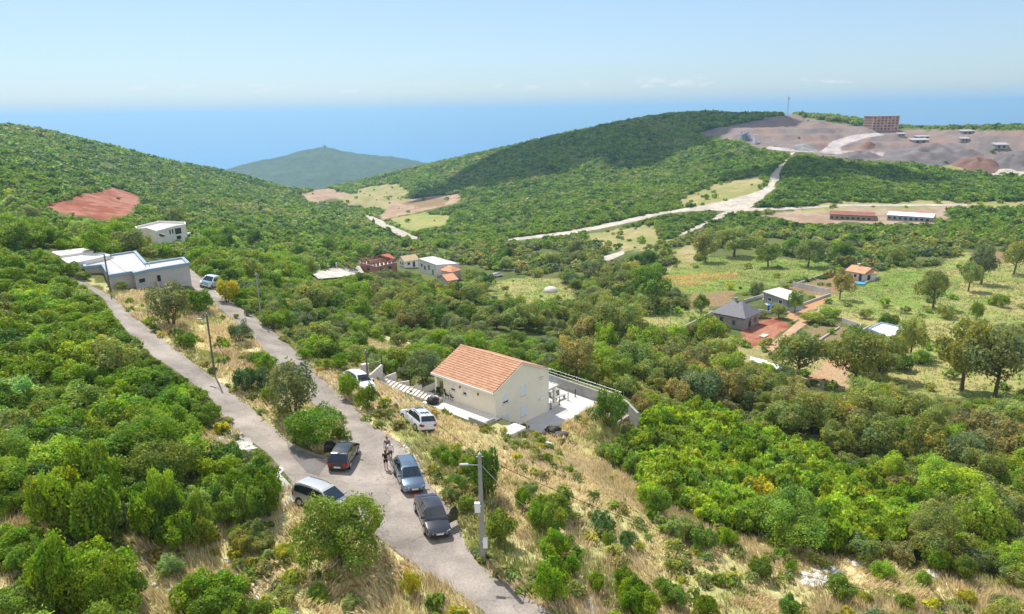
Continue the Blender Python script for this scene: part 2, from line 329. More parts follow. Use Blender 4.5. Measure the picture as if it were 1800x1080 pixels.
REGIONS = [
 ('dry', "640,665 700,668 765,698 800,735 870,765 885,790 760,765 690,745"),
 ('dry', "930,765 1000,735 1060,695 1112,742 1075,800 1010,770"),
 ('dry', "560,640 640,640 700,690 760,740 880,762 1000,752 1060,790 1110,840 1180,890 1260,930 1400,960 1500,985 1650,1000 1900,1060 1900,1150 940,1150 800,900 600,700 480,575 440,545 470,560"),
 ('dry', "-60,885 60,905 230,940 330,930 400,900 480,870 520,850 560,900 680,960 800,1030 900,1150 -60,1150"),
 ('dry', "145,492 200,525 300,605 400,680 510,772 580,805 612,782 604,740 550,720 493,650 437,587 373,537 300,520 240,515 190,505"),
 ('dry', "370,735 410,720 420,790 390,800 330,790 350,760"),
 ('dry', "640,595 690,588 745,606 725,640 670,655 620,640"),
 ('meadow', "855,500 900,488 980,493 1012,508 1005,530 940,535 890,530 860,520"),
 ('field', "1190,470 1240,455 1300,450 1380,455 1462,460 1450,480 1400,490 1330,510 1270,520 1200,515 1140,500"),
 ('orange', "1142,500 1150,487 1220,482 1300,478 1310,486 1240,500 1200,507"),
 ('brown', "1208,516 1290,514 1290,535 1215,540"),
 ('meadow', "1130,545 1250,545 1235,572 1180,580 1125,568"),
 ('meadow', "1385,560 1450,520 1530,500 1560,470 1640,468 1700,442 1900,440 1900,690 1720,705 1600,700 1540,640 1590,590 1480,562"),
 ('field', "1540,480 1640,474 1690,490 1680,520 1610,540 1530,530 1500,520"),
 ('brown', "1700,445 1790,440 1790,462 1720,462"),
 ('tan', "1230,590 1260,575 1300,600 1340,605 1400,590 1420,620 1500,640 1490,690 1420,680 1380,640 1300,640"),
 ('red', "1310,575 1345,556 1385,562 1378,585 1340,607 1320,612 1298,602"),
 ('orangedirt', "1370,555 1420,530 1450,518 1462,526 1425,545 1392,562"),
 ('brown', "1410,578 1440,566 1512,578 1500,600 1440,602"),
 ('orangedirt', "1420,664 1475,618 1500,640 1485,682 1440,674"),
 ('brown', "1388,507 1440,490 1490,478 1525,494 1460,520 1420,520"),
 ('red', "78,362 110,352 170,337 215,335 243,347 236,372 200,388 160,382 110,374"),
 ('tan', "590,352 640,328 700,323 725,345 700,362 660,374 615,366"),
 ('palebrown', "533,344 560,331 590,334 618,345 590,353 550,353"),
 ('palebrown', "668,378 690,356 745,346 812,341 808,355 760,368 710,378 672,388"),
 ('brown', "700,357 745,349 790,348 780,360 740,366"),
 ('meadow', "685,386 740,374 790,382 780,398 720,407"),
 ('tan', "1010,417 1100,400 1150,396 1162,415 1190,425 1150,442 1080,442 1040,432"),
 ('tan', "1195,348 1250,325 1330,308 1348,325 1338,340 1250,358 1205,364"),
 ('tan', "1180,440 1240,420 1250,445 1200,470 1170,480"),
 ('quarry', "1222,234 1290,218 1390,203 1450,211 1500,221 1560,226 1900,229 1900,312 1700,299 1600,286 1500,278 1410,269 1385,263 1330,258 1290,246"),
 ('tan', "1600,287 1680,284 1900,306 1900,318 1700,303"),
 ('yard', "1330,377 1400,370 1660,364 1675,385 1640,394 1450,392 1400,392"),
 ('tan', "1395,364 1480,357 1800,352 1800,366 1480,369 1400,374"),
 ('dry', "862,752 905,738 935,765 900,785 870,770"),
 ('verge', "655,735 700,772 748,802 775,850 800,900 815,945 835,975 860,1005 900,1000 905,960 880,900 855,845 815,795 750,765 700,745"),
]
PAVED = {}
#ROADS
for c_, s_ in REGIONS: region(c_, s_)
# quarry benches and broken ground
qm = (CN == ORDER.index('quarry')).astype(float)
for _ in range(6): qm[1:-1, 1:-1] = (qm[1:-1, 1:-1] * 2 + qm[:-2, 1:-1] + qm[2:, 1:-1] + qm[1:-1, :-2] + qm[1:-1, 2:]) / 6
zq = GZ + (vnoise(GX / 26, GY / 40, 91) - .5) * 5.5 + (vnoise(GX / 9, GY / 9, 92) - .5) * 1.6
st_ = 5.5; fr_ = zq / st_ - np.floor(zq / st_); zq = (np.floor(zq / st_) + np.clip((fr_ - .35) / .4, 0, 1)) * st_ + (vnoise(GX / 4, GY / 4, 93) - .5) * 1.2
GZ = GZ * (1 - qm) + zq * qm
NEAR_ROAD = "1060,1150 964,1072 919,1044 878,1019 842,994 828,974 817,955 811,935 798,907 773,871 751,850 738,824 722,800 700,778 677,762 653,748 633,726 615,706 593,692 582,681 570,669 560,661 520,619 480,582 460,566 420,541 383,518 353,489 335,474 300,462 285,470 318,490 332,503 367,523 380,537 402,556 437,587 467,620 493,650 525,684 555,715 585,735 604,745 609,765 611,786 600,800 577,804 556,799 533,790 513,781 500,770 467,741 430,708 400,683 372,664 340,640 300,608 253,572 213,536 187,516 157,502 142,487 118,482 128,497 160,511 183,527 197,552 217,575 240,602 270,628 305,650 335,672 367,697 382,715 397,738 418,758 440,776 467,795 490,820 512,846 523,871 555,895 610,925 653,935 677,955 700,974 740,1003 790,1033 850,1075 900,1150"
DIRT = {
 'far': "888,420 950,413 1000,406 1050,397 1100,386 1130,379 1165,373 1200,367 1233,362 1280,352 1314,343 1340,334 1352,322 1354,308 1366,294 1384,276 1390,269 1397,268 1385,283 1373,298 1369,318 1362,332 1345,344 1340,352 1318,366 1401,364.5 1482,360 1700,359.5 1700,363 1482,363.5 1401,368.5 1302,372 1264,385 1233,400 1202,413 1190,417 1195,411 1228,395 1250,383 1276,372 1250,370 1215,372 1190,374 1165,377 1120,389 1060,402 1000,413 950,419 895,424",
 'valley': "640,375 660,383 680,393 700,402 722,413 745,421 745,425 715,420 690,411 668,399 650,386 640,379",
 'short': "1060,452 1095,441 1098,447 1080,455 1062,461",
 'quarry': "1345,262 1380,266 1480,272 1600,284 1690,285 1650,278 1560,270 1525,266 1480,266 1475,260 1495,252 1520,243 1555,238 1540,234 1500,238 1465,248 1455,258 1440,267 1400,262 1350,258",
 'red plot': "1345,615 1362,600 1410,560 1440,545 1445,552 1405,580 1372,612 1350,622",
}
def add_sheet(name, wp, off, m, kind='structure', grid=.6, parent=None):
    """a sheet draped on the ground inside the world outline wp"""
    xy = [tuple(p[:2]) for p in wp]
    xs = np.array(xy); x0, y0 = xs.min(0); x1, y1 = xs.max(0)
    while (x1 - x0) * (y1 - y0) / grid ** 2 > 60000: grid *= 1.3
    gx, gy = np.meshgrid(np.arange(x0, x1, grid), np.arange(y0, y1, grid)); gx = gx.ravel() + grid * .31; gy = gy.ravel() + grid * .27
    ins = inside(gx, gy, xy); allp = [Vector(p) for p in xy] + [Vector((a, b)) for a, b in zip(gx[ins], gy[ins])]
    n = len(xy)
    V, E, Fc, *_ = delaunay_2d_cdt(allp, [], [list(range(n))], 1, 1e-5)
    V = np.array([(v.x, v.y) for v in V]); Z = ground(V[:, 0], V[:, 1]) + off
    me = bpy.data.meshes.new(name); me.from_pydata(np.column_stack([V, Z]).tolist(), [], [f for f in Fc])
    bm = bmesh.new(); bm.from_mesh(me); bmesh.ops.recalc_face_normals(bm, faces=bm.faces)
    if bm.faces and sum(f.normal.z for f in bm.faces) < 0: bmesh.ops.reverse_faces(bm, faces=bm.faces)
    bm.to_mesh(me); bm.free(); me.polygons.foreach_set('use_smooth', [True] * len(me.polygons))
    me.materials.append(m); o = link(bpy.data.objects.new(name, me), parent)
    if kind: o['kind'] = kind
    return o
def road_mat(name, c1, c2, crack=.5, grit=60):
    m, t, b = nodes(name, .85, .25); L = t.links; N = t.nodes.new
    g = N('ShaderNodeNewGeometry'); n1 = N('ShaderNodeTexNoise'); n1.inputs['Scale'].default_value = .35; n1.inputs['Detail'].default_value = 9; n1.inputs['Roughness'].default_value = .62
    L.new(g.outputs['Position'], n1.inputs['Vector'])
    r = N('ShaderNodeValToRGB'); r.color_ramp.elements[0].position = .36; r.color_ramp.elements[1].position = .66
    r.color_ramp.elements[0].color = (*c1, 1); r.color_ramp.elements[1].color = (*c2, 1); L.new(n1.outputs[0], r.inputs[0])
    n2 = N('ShaderNodeTexNoise'); n2.inputs['Scale'].default_value = grit / 8; n2.inputs['Detail'].default_value = 5; L.new(g.outputs['Position'], n2.inputs['Vector'])
    mr = N('ShaderNodeMapRange'); mr.inputs[1].default_value = .3; mr.inputs[2].default_value = .7; mr.inputs[3].default_value = .82; mr.inputs[4].default_value = 1.15; L.new(n2.outputs[0], mr.inputs[0])
    mx = N('ShaderNodeMix'); mx.data_type = 'RGBA'; mx.blend_type = 'MULTIPLY'; mx.inputs[0].default_value = 1; L.new(r.outputs[0], mx.inputs[6]); L.new(mr.outputs[0], mx.inputs[7])
    n3 = N('ShaderNodeTexNoise'); n3.inputs['Scale'].default_value = .11; n3.inputs['Detail'].default_value = 3; L.new(g.outputs['Position'], n3.inputs['Vector'])
    m3 = N('ShaderNodeMapRange'); m3.inputs[1].default_value = .35; m3.inputs[2].default_value = .65; m3.inputs[3].default_value = .84; m3.inputs[4].default_value = 1.12; L.new(n3.outputs[0], m3.inputs[0])
    mx0 = mx; mx = N('ShaderNodeMix'); mx.data_type = 'RGBA'; mx.blend_type = 'MULTIPLY'; mx.inputs[0].default_value = 1; L.new(mx0.outputs[2], mx.inputs[6]); L.new(m3.outputs[0], mx.inputs[7])
    v = N('ShaderNodeTexVoronoi'); v.feature = 'DISTANCE_TO_EDGE'; v.inputs['Scale'].default_value = .16
    nd = N('ShaderNodeTexNoise'); nd.inputs['Scale'].default_value = .8; L.new(g.outputs['Position'], nd.inputs['Vector'])
    va = N('ShaderNodeVectorMath'); va.operation = 'SCALE'; va.inputs['Scale'].default_value = 2.2; L.new(nd.outputs[1], va.inputs[0])
    vb = N('ShaderNodeVectorMath'); L.new(g.outputs['Position'], vb.inputs[0]); L.new(va.outputs[0], vb.inputs[1]); L.new(vb.outputs[0], v.inputs['Vector'])
    cm = N('ShaderNodeMapRange'); cm.inputs[1].default_value = .0; cm.inputs[2].default_value = .012; cm.inputs[3].default_value = crack; cm.inputs[4].default_value = 0; L.new(v.outputs['Distance'], cm.inputs[0])
    mc = N('ShaderNodeMix'); mc.data_type = 'RGBA'; mc.inputs[7].default_value = (c1[0] * .45, c1[1] * .45, c1[2] * .45, 1)
    L.new(cm.outputs[0], mc.inputs[0]); L.new(mx.outputs[2], mc.inputs[6]); L.new(mc.outputs[2], b.inputs['Base Color'])
    bp = N('ShaderNodeBump'); bp.inputs['Strength'].default_value = .3; bp.inputs['Distance'].default_value = .03; L.new(n2.outputs[0], bp.inputs['Height']); L.new(bp.outputs[0], b.inputs['Normal'])
    return m
ASPH = road_mat('worn_asphalt', (.225, .193, .165), (.36, .31, .265))
PATCH = road_mat('dark_asphalt', (.15, .135, .125), (.2, .185, .17), .2)
CONC = road_mat('rough_concrete', (.42, .38, .33), (.6, .55, .47), .15)
GRAV = road_mat('white_gravel', (.3, .28, .24), (.58, .55, .49), 0, 140)
DIRTM = road_mat('pale_dirt', (.36, .315, .25), (.52, .47, .39), 0)
ROADW = world_poly(P2(NEAR_ROAD), 9)
road = add_sheet('road', ROADW, .05, ASPH, grid=.5)
DIRTW = {k: world_poly(P2(v), 8) for k, v in DIRT.items()}
for k, n in (('far', 'dirt_road'), ('valley', 'dirt_track'), ('short', 'dirt_lane'), ('quarry', 'quarry_yard'), ('red plot', 'earth_path')):
    add_sheet(n, DIRTW[k], .12, mat('orange_dirt_path', (.42, .26, .16), .95, .3, .5) if k == 'red plot' else road_mat('quarry_dust', (.36, .315, .31), (.46, .41, .4), 0) if k == 'quarry' else DIRTM, grid=3)
def sheet_px(name, s, off, m, rag=0., **k):
    wp = world_poly(P2(s), 3 if rag else 8)
    if rag: wp = wp + np.column_stack([(vnoise(wp[:, 0] / .9, wp[:, 1] / .9, 81) - .5) * rag, (vnoise(wp[:, 0] / .9, wp[:, 1] / .9, 82) - .5) * rag, np.zeros(len(wp))])
    return add_sheet(name, wp, off, m, **k)
sheet_px('asphalt_patch', "502,775 516,785 535,795 556,803 580,809 560,838 540,832 515,805", .056, PATCH)
sheet_px('gravel_verge', "388,768 402,758 424,762 440,776 452,790 438,794 412,790 395,782", .054, GRAV, 1.2)
sheet_px('gravel_verge', "478,826 492,826 506,846 520,866 528,888 512,890 500,868 488,848", .054, GRAV, 1.2)
sheet_px('gravel_shoulder', "700,776 716,781 733,795 748,818 742,824 726,802 712,790", .054, GRAV, .8)
sheet_px('concrete_apron', "555,648 565,650 590,668 612,688 640,712 640,722 618,704 596,689 575,671", .054, CONC)
sheet_px('driveway', "635,674 660,668 690,690 720,705 755,722 770,732 740,742 700,738 690,728 660,700", .05, road_mat('limestone_dust', (.46, .38, .27), (.62, .53, .4), 0, 100), 1.5)
sheet_px('gravel_clearing', "1015,1070 1025,1052 1060,1048 1080,1060 1085,1085 1030,1095", .05, GRAV)
sheet_px('gravel_bank', "985,800 1000,795 1030,815 1040,828 1018,830 995,818", .05, GRAV)
for s in ("352,478 372,482 392,505 400,525 388,524 372,512 358,494",): sheet_px('gravel_layby', s, .04, DIRTM)
# paved class on the ground grid: nothing grows there
tq_all = []
for wp in [ROADW] + list(DIRTW.values()):
    tqp = tl(wp[:, 0], wp[:, 1]); m_ = inside(TT, LL, [tuple(v) for v in tqp])
    if 'paved' not in ORDER: ORDER.append('paved')
    CN[m_] = ORDER.index('paved')
def cls_at(x, y):
    i = np.clip(np.rint((np.arctan2(x, y) - TH[0]) / (TH[1] - TH[0])), 0, NT - 1).astype(int)
    j = np.clip(np.rint((np.log(np.hypot(x, y) + 1e-6) - LR[0]) / (LR[1] - LR[0])), 0, NR - 1).astype(int)
    return CN[i, j]
# ground colours
BASE = {'forest': ((.075, .1, .026), (.12, .135, .04)), 'dry': ((.58, .48, .27), (.4, .38, .16)), 'verge': ((.3, .33, .1), (.44, .38, .17)), 'meadow': ((.2, .26, .06), (.33, .29, .11)),
        'field': ((.15, .25, .035), (.21, .25, .06)), 'orange': ((.36, .24, .07), (.22, .26, .06)), 'brown': ((.25, .155, .085), (.21, .16, .08)),
        'red': ((.24, .075, .042), (.36, .165, .11)), 'orangedirt': ((.43, .24, .12), (.4, .28, .17)), 'tan': ((.36, .29, .15), (.24, .24, .08)),
        'palebrown': ((.4, .29, .19), (.3, .2, .13)), 'quarry': ((.165, .14, .134), (.225, .175, .155)), 'yard': ((.36, .28, .2), (.3, .2, .14)), 'paved': ((.35, .3, .2), (.3, .26, .18))}
CA = np.zeros(GX.shape + (3,)); 
sc = np.clip(np.exp(LL) / 60, .6, 12)
k1 = np.clip((vnoise(GX / 3.1, GY / 3.1, 11) * .5 + vnoise(GX / 11, GY / 11, 12) * .5 + vnoise(GX / .9, GY / .9, 13) * .25 - .42) / .34, 0, 1)[..., None]
for n, (a, b) in BASE.items():
    if n in ORDER:
        mk = CN == ORDER.index(n); CA[mk] = (np.array(a) * (1 - k1) + np.array(b) * k1)[mk]
quarry_ = CN == ORDER.index('quarry')
kq = np.clip((vnoise(GX / 28, GZ / 4 + GY / 60, 21) - .52) / .25, 0, 1)[..., None]
CA[quarry_] = (CA * (1 - kq * .4) + np.array((.3, .17, .12)) * kq * .4)[quarry_]
# terrain mesh
idx = np.arange(NT * NR).reshape(NT, NR)
Q = np.stack([idx[:-1, :-1], idx[1:, :-1], idx[1:, 1:], idx[:-1, 1:]], -1).reshape(-1, 4)
m, t, b = nodes('soil_and_grass', .95, .1)
ca = t.nodes.new('ShaderNodeAttribute'); ca.attribute_name = 'leafvar'
g = t.nodes.new('ShaderNodeNewGeometry'); n1 = t.nodes.new('ShaderNodeTexNoise'); n1.inputs['Scale'].default_value = 2.2; n1.inputs['Detail'].default_value = 8; n1.inputs['Roughness'].default_value = .7
t.links.new(g.outputs['Position'], n1.inputs['Vector'])
mr = t.nodes.new('ShaderNodeMapRange'); mr.inputs[1].default_value = .3; mr.inputs[2].default_value = .7; mr.inputs[3].default_value = .6; mr.inputs[4].default_value = 1.4; t.links.new(n1.outputs[0], mr.inputs[0])
mx = t.nodes.new('ShaderNodeMix'); mx.data_type = 'RGBA'; mx.blend_type = 'MULTIPLY'; mx.inputs[0].default_value = 1
t.links.new(ca.outputs['Color'], mx.inputs[6]); t.links.new(mr.outputs[0], mx.inputs[7]); t.links.new(mx.outputs[2], b.inputs['Base Color'])
bp = t.nodes.new('ShaderNodeBump'); bp.inputs['Strength'].default_value = .6; bp.inputs['Distance'].default_value = .15; t.links.new(n1.outputs[0], bp.inputs['Height']); t.links.new(bp.outputs[0], b.inputs['Normal'])
me = np_mesh('ground', np.stack([GX, GY, GZ], -1).reshape(-1, 3), Q, CA.reshape(-1, 3), m, True)
tag(link(bpy.data.objects.new('ground', me)), kind='structure')
# headland beyond the bay
SKY_ = P2("360,312 385,302 420,292 470,281 520,269 548,263 562,259 572,258 582,260 600,265 640,269 690,274 715,279 760,290 830,312")
hp = on_R(np.array([p[0] for p in SKY_]), np.array([p[1] for p in SKY_]), 3000.0); hth = np.arctan2(hp[:, 0], hp[:, 1])
ths = np.linspace(hth[0] - .03, hth[-1] + .03, 240); hz = np.interp(ths, hth, hp[:, 2], left=-310, right=-310)
Rr = np.linspace(2050, 3700, 120); A2, R2 = np.meshgrid(ths, Rr, indexing='ij')
prof = np.where(R2 < 3000, np.clip((R2 - 2150) / 850, 0, 1) ** .9, np.clip((3600 - R2) / 600, 0, 1))
X2 = R2 * np.sin(A2); Y2 = R2 * np.cos(A2)
Z2 = -312 + (hz[:, None] + 312) * prof + ((vnoise(X2 / 90, Y2 / 90, 31) - .5) * 22 + (vnoise(X2 / 20, Y2 / 20, 32) - .5) * 9) * np.clip(prof, 0, .6)
i2 = np.arange(A2.size).reshape(A2.shape); Q2 = np.stack([i2[:-1, :-1], i2[1:, :-1], i2[1:, 1:], i2[:-1, 1:]], -1).reshape(-1, 4)
tag(link(bpy.data.objects.new('headland_hill', np_mesh('headland_hill', np.stack([X2, Y2, Z2], -1).reshape(-1, 3), Q2, None, mat('macchia_cover', (.05, .08, .022), .95, .5, .045, bump=1), True))), kind='structure')
# sea to the horizon
sm, t, b = nodes('sea_water', .25, .4); b.inputs['Base Color'].default_value = (.03, .2, .42, 1)
nz = t.nodes.new('ShaderNodeTexNoise'); nz.inputs['Scale'].default_value = .02; nz.inputs['Detail'].default_value = 6; g = t.nodes.new('ShaderNodeNewGeometry'); t.links.new(g.outputs['Position'], nz.inputs['Vector'])
bp = t.nodes.new('ShaderNodeBump'); bp.inputs['Strength'].default_value = .25; bp.inputs['Distance'].default_value = 6; t.links.new(nz.outputs[0], bp.inputs['Height']); t.links.new(bp.outputs[0], b.inputs['Normal'])
S = MB(); SR = 150000; S.add([(SR * math.cos(i * math.pi / 32), SR * math.sin(i * math.pi / 32), -300) for i in range(64)], [tuple(range(64))])
tag(S.build('sea', sm), kind='structure')
# the hazy air
hm = bpy.data.materials.new('haze_air'); hm.use_nodes = True; t = hm.node_tree; t.nodes.clear()
pv = t.nodes.new('ShaderNodeVolumePrincipled'); oo = t.nodes.new('ShaderNodeOutputMaterial'); t.links.new(pv.outputs[0], oo.inputs['Volume'])
pv.inputs['Color'].default_value = (.43, .73, 1, 1); pv.inputs['Density'].default_value = 1.5e-4; pv.inputs['Anisotropy'].default_value = 0.3
hz_ = MB().box(-160000, 160000, -160000, 160000, -345, 75).build('haze', hm); tag(hz_, kind='stuff')
# ------------------------------------------------------------------ vegetation
def crown_data(seed, nl, H, nlobe, ls, base=0., spread=1., fuzz=.12, sky_bias=.35, droop=0.):
    """leaf blades spread over lobes; unit radius, height H; returns verts, quads, leafvar"""
    r = np.random.default_rng(seed)
    th = r.uniform(0, 2 * np.pi, nlobe); ph = r.uniform(-.25, 1, nlobe)
    rad = r.uniform(.24, .46, nlobe) * (1.2 if nlobe < 10 else 1 if nlobe < 24 else .82)
    cz = (H - base) * .5
    ctr = np.stack([np.cos(th) * (1 - rad) * np.sqrt(1 - np.clip(ph, 0, 1) ** 2 * .85) * spread, np.sin(th) * (1 - rad) * np.sqrt(1 - np.clip(ph, 0, 1) ** 2 * .85) * spread,
                    base + cz + ph * (cz - rad * .55)], -1)
    ctr[:, :2] += r.normal(0, .06, (nlobe, 2)); ctr[0] = (0, 0, base + cz); rad[0] = min(.62, cz * .9)
    lv = r.uniform(.72, 1.25, nlobe); hue = r.normal(0, .09, nlobe)
    P_ = []; N_ = []; L_ = []
    need = nl
    while need > 0:
        k = r.choice(nlobe, need * 3, p=rad ** 2 / (rad ** 2).sum())
        d = r.normal(size=(need * 3, 3)); d[:, 2] += sky_bias; d /= np.linalg.norm(d, axis=1)[:, None]
        p = ctr[k] + d * (rad[k] * (1 - np.abs(r.normal(0, fuzz, need * 3)) + r.normal(0, fuzz * .35, need * 3)))[:, None]
        dd = np.linalg.norm(p[:, None] - ctr[None], axis=2) / rad[None]; dd[np.arange(len(k)), k] = 9
        ok = (dd.min(1) > .72) & (p[:, 2] > base + .01 * H)
        p, d, k = p[ok][:need], d[ok][:need], k[ok][:need]
        P_.append(p); N_.append(d); L_.append(k); need -= len(p)
    P_ = np.concatenate(P_); N_ = np.concatenate(N_); L_ = np.concatenate(L_)
    c0 = np.array((0, 0, base + cz)); d0 = P_ - c0; dn = d0 / (np.linalg.norm(d0, axis=1)[:, None] + 1e-6); f1, f2, f3 = r.uniform(0, 6.28, 3)
    amp = 1 + .17 * np.sin(3 * np.arctan2(dn[:, 1], dn[:, 0]) + f1) * (1 - np.abs(dn[:, 2])) + .13 * np.sin(5.3 * dn[:, 0] + f2) + .12 * np.sin(4.7 * dn[:, 1] + 3.9 * dn[:, 2] + f3)
    spr = np.where(r.random(len(P_)) < .07, r.uniform(1.04, 1.2, len(P_)), 1.0); P_ = c0 + d0 * (amp * spr)[:, None]; P_[:, 2] = np.maximum(P_[:, 2], base * .8 + .01)
    n = N_ + r.normal(0, .55, N_.shape); n /= np.linalg.norm(n, axis=1)[:, None]
    t_ = np.cross(n, r.normal(size=n.shape)); t_ /= np.linalg.norm(t_, axis=1)[:, None]; b_ = np.cross(n, t_)
    t_[:, 2] -= droop; s = ls * r.uniform(.6, 1.4, nl)[:, None]
    V = np.stack([P_ - t_ * s * .55, P_ + b_ * s * .34 - n * s * .08, P_ + t_ * s * .65 - n * s * .12, P_ - b_ * s * .34 - n * s * .08], 1).reshape(-1, 3)
    v = lv[L_] * r.uniform(.75, 1.3, nl); h = hue[L_] + r.normal(0, .07, nl)
    C = np.stack([v * (1 + h * 1.6), v * (1 + h * .5), v * (1 - h * .8)], -1).clip(.05, 3)
    return V, np.arange(nl * 4).reshape(-1, 4), np.repeat(C, 4, 0)
def stem_mb(seed, H, r0, nlimb, spread, lean=.1, frac=.62):
    r = random.Random(seed); m_ = MB(); x, y = r.uniform(-lean, lean), r.uniform(-lean, lean)
    top = Vector((x, y, H * frac)); m_.tube([(0, 0, -.25), (0, 0, 0), (x * .5 + r.uniform(-.03, .03), y * .5, H * frac * .5), top], [r0 * 1.25, r0, r0 * .75, r0 * .5], 7)
    for i in range(nlimb):
        a = 2 * math.pi * (i + r.random() * .6) / nlimb; z0 = H * frac * r.uniform(.4, .95); e = spread * r.uniform(.45, .8)
        s = Vector((x * z0 / (H * frac), y * z0 / (H * frac), z0)); e_ = s + Vector((math.cos(a) * e, math.sin(a) * e, H * r.uniform(.12, .3)))
        m_.tube([s, (s + e_) / 2 + Vector((0, 0, -.04)), e_], [r0 * .5, r0 * .34, r0 * .14], 5)
    return m_
def bush_stems(seed):
    r = random.Random(seed); m_ = MB()
    for i in range(5):
        a = 2 * math.pi * i / 5 + r.random(); e = r.uniform(.3, .6)
        m_.tube([(.04 * math.cos(a), .04 * math.sin(a), -.15), (.2 * math.cos(a), .2 * math.sin(a), .4), (e * math.cos(a), e * math.sin(a), .9)], [.035, .026, .012], 5)
    return m_
def mesh_of(mb, name, m_):
    me = bpy.data.meshes.new(name); me.from_pydata(mb.v, [], mb.f); me.materials.append(m_); me.polygons.foreach_set('use_smooth', [True] * len(me.polygons)); return me
KINDS = {}
def variants(key, n, **k):
    KINDS[key] = [crown_data(1000 + sum(map(ord, key)) * 31 + i, **k) for i in range(n)]
variants('shrub0', 7, nl=4200, H=1.45, nlobe=26, ls=.1, fuzz=.2)
variants('feather0', 4, nl=3600, H=1.35, nlobe=26, ls=.15, fuzz=.26, droop=.5)
variants('olive0', 4, nl=4200, H=1.7, nlobe=20, ls=.085, fuzz=.2)
variants('tree0', 6, nl=5200, H=2.0, nlobe=32, ls=.09, base=.22, fuzz=.2)
variants('big0', 6, nl=11000, H=1.45, nlobe=44, ls=.058, fuzz=.24)
variants('bigtree0', 5, nl=12000, H=1.7, nlobe=50, ls=.055, base=.15, fuzz=.24)
variants('shrubm', 5, nl=1500, H=1.4, nlobe=20, ls=.15, fuzz=.2)
variants('treem', 5, nl=1700, H=1.7, nlobe=24, ls=.14, base=.2, fuzz=.2)
variants('shrub1', 5, nl=520, H=1.35, nlobe=14, ls=.25)
variants('tree1', 6, nl=640, H=1.8, nlobe=18, ls=.23, base=.2)
variants('shrub2', 5, nl=150, H=1.25, nlobe=9, ls=.42)
variants('shrub3', 6, nl=48, H=1.05, nlobe=7, ls=.62)
LOD0 = {k: [np_mesh('foliage', *d, LEAF) for d in KINDS[k]] for k in ('shrub0', 'feather0', 'olive0', 'tree0', 'big0', 'bigtree0')}
STEMS = [mesh_of(bush_stems(i), 'stem', BARK) for i in range(4)]
TRUNKS = [mesh_of(stem_mb(50 + i, 2.0, .075, 7, 1.0), 'trunk', BARK) for i in range(5)]
GREEN = dict(vivid=(.125, .205, .014), deep=(.066, .122, .015), pale=(.2, .27, .08), olive=(.18, .215, .075), grey=(.12, .15, .075), oak=(.165, .19, .058),
             tan=(.2, .19, .085), lime=(.2, .285, .03), blue=(.08, .15, .065), yellow=(.26, .26, .03), mid=(.13, .192, .03))
def tint(spc): 
    c = np.array(GREEN[spc]) * np.array((1.42, 1.4, 1.15)); v = rng.uniform(.8, 1.22); h = rng.normal(0, .06)
    return np.array([c[0] * v * (1 + h), c[1] * v, c[2] * v * (1 - h)])
PLANTS = []     # (x, y, radius, height factor, kind, species, group, label)
def plant(x, y, r, hf, kind, spc, group, label): PLANTS.append((float(x), float(y), r, hf, kind, spc, group, label))
def depth_of(p): return p[1] * cp - (p[2] - CZ) * sp
# --- plants singled out in the photograph: base px, width px, height px
SPECIAL = """605,987,150,108,shrub,mid,large round green shrub in front of the silver car by the lane
520,735,92,92,olive,grey,tall grey-green olive bush on the grass island between the two lanes
558,778,104,54,shrub,vivid,low bright green bush on the island tip behind the black hatchback
432,690,40,40,shrub,blue,dark blue-green bush left of the big olive on the grass island
462,686,44,38,olive,blue,dark green bush touching the big olive on the grass island
303,574,72,64,olive,grey,grey-green olive bush below the grey flat-roofed house
352,552,50,40,shrub,vivid,green bush right of the olive below the grey flat-roofed house
424,604,40,36,olive,grey,small grey olive bush at the inner edge of the right lane
613,699,36,40,shrub,vivid,bright green bush beside the white hatchback on the verge
645,719,38,36,shrub,vivid,bright green bush on the verge below the leaning cable pole
747,672,62,52,olive,grey,grey olive tree left of the tiled house
1070,750,60,56,shrub,mid,dense dark green bush at the corner of the concrete terrace
970,1060,66,74,shrub,vivid,round bright green bush in the grass right of the lane end
855,872,56,74,shrub,deep,dark green bush directly right of the wooden pole top
975,985,54,50,shrub,vivid,green bush in the bushy strip right of the concrete pole
722,1046,34,42,shrub,yellow,small upright yellow-green shrub in the dry grass left of the lane end
1690,688,92,112,tree,oak,open oak left of a darker twin in the right-hand meadow
1748,700,98,116,tree,grey,ivy-dark oak right of its open twin in the right-hand meadow
1404,668,88,80,tree,olive,dense dark oak beside the orange yard on the right
1500,686,80,92,tree,oak,tall leaning oak in front of the orange yard
1545,668,76,72,tree,oak,spreading oak in front of the white flat roof
1240,462,46,46,tree,olive,round tree at the left corner of the bright green field
1290,452,62,44,tree,oak,broad tree standing over the bright green field
1076,604,96,84,tree,oak,large yellowish oak in the middle of the valley wood
1140,548,64,72,tree,mid,tall green tree above the yellowish oak in the valley
400,532,42,36,shrub,yellow,yellow-green bush across the lane from the parked van"""
for ln in SPECIAL.split('\n'):
    a = ln.split(',', 6); px_, py_, wp_, hp_ = map(float, a[:4]); p = at1(px_, py_); k = depth_of(p) / F
    r = wp_ * .5 * k; Hh = {'shrub': 1.45, 'olive': 1.7, 'tree': 2.0}[a[4]]
    plant(p.x, p.y, r, max(.55, hp_ * k / .93 / (r * Hh)), a[4], a[5], None, a[6])
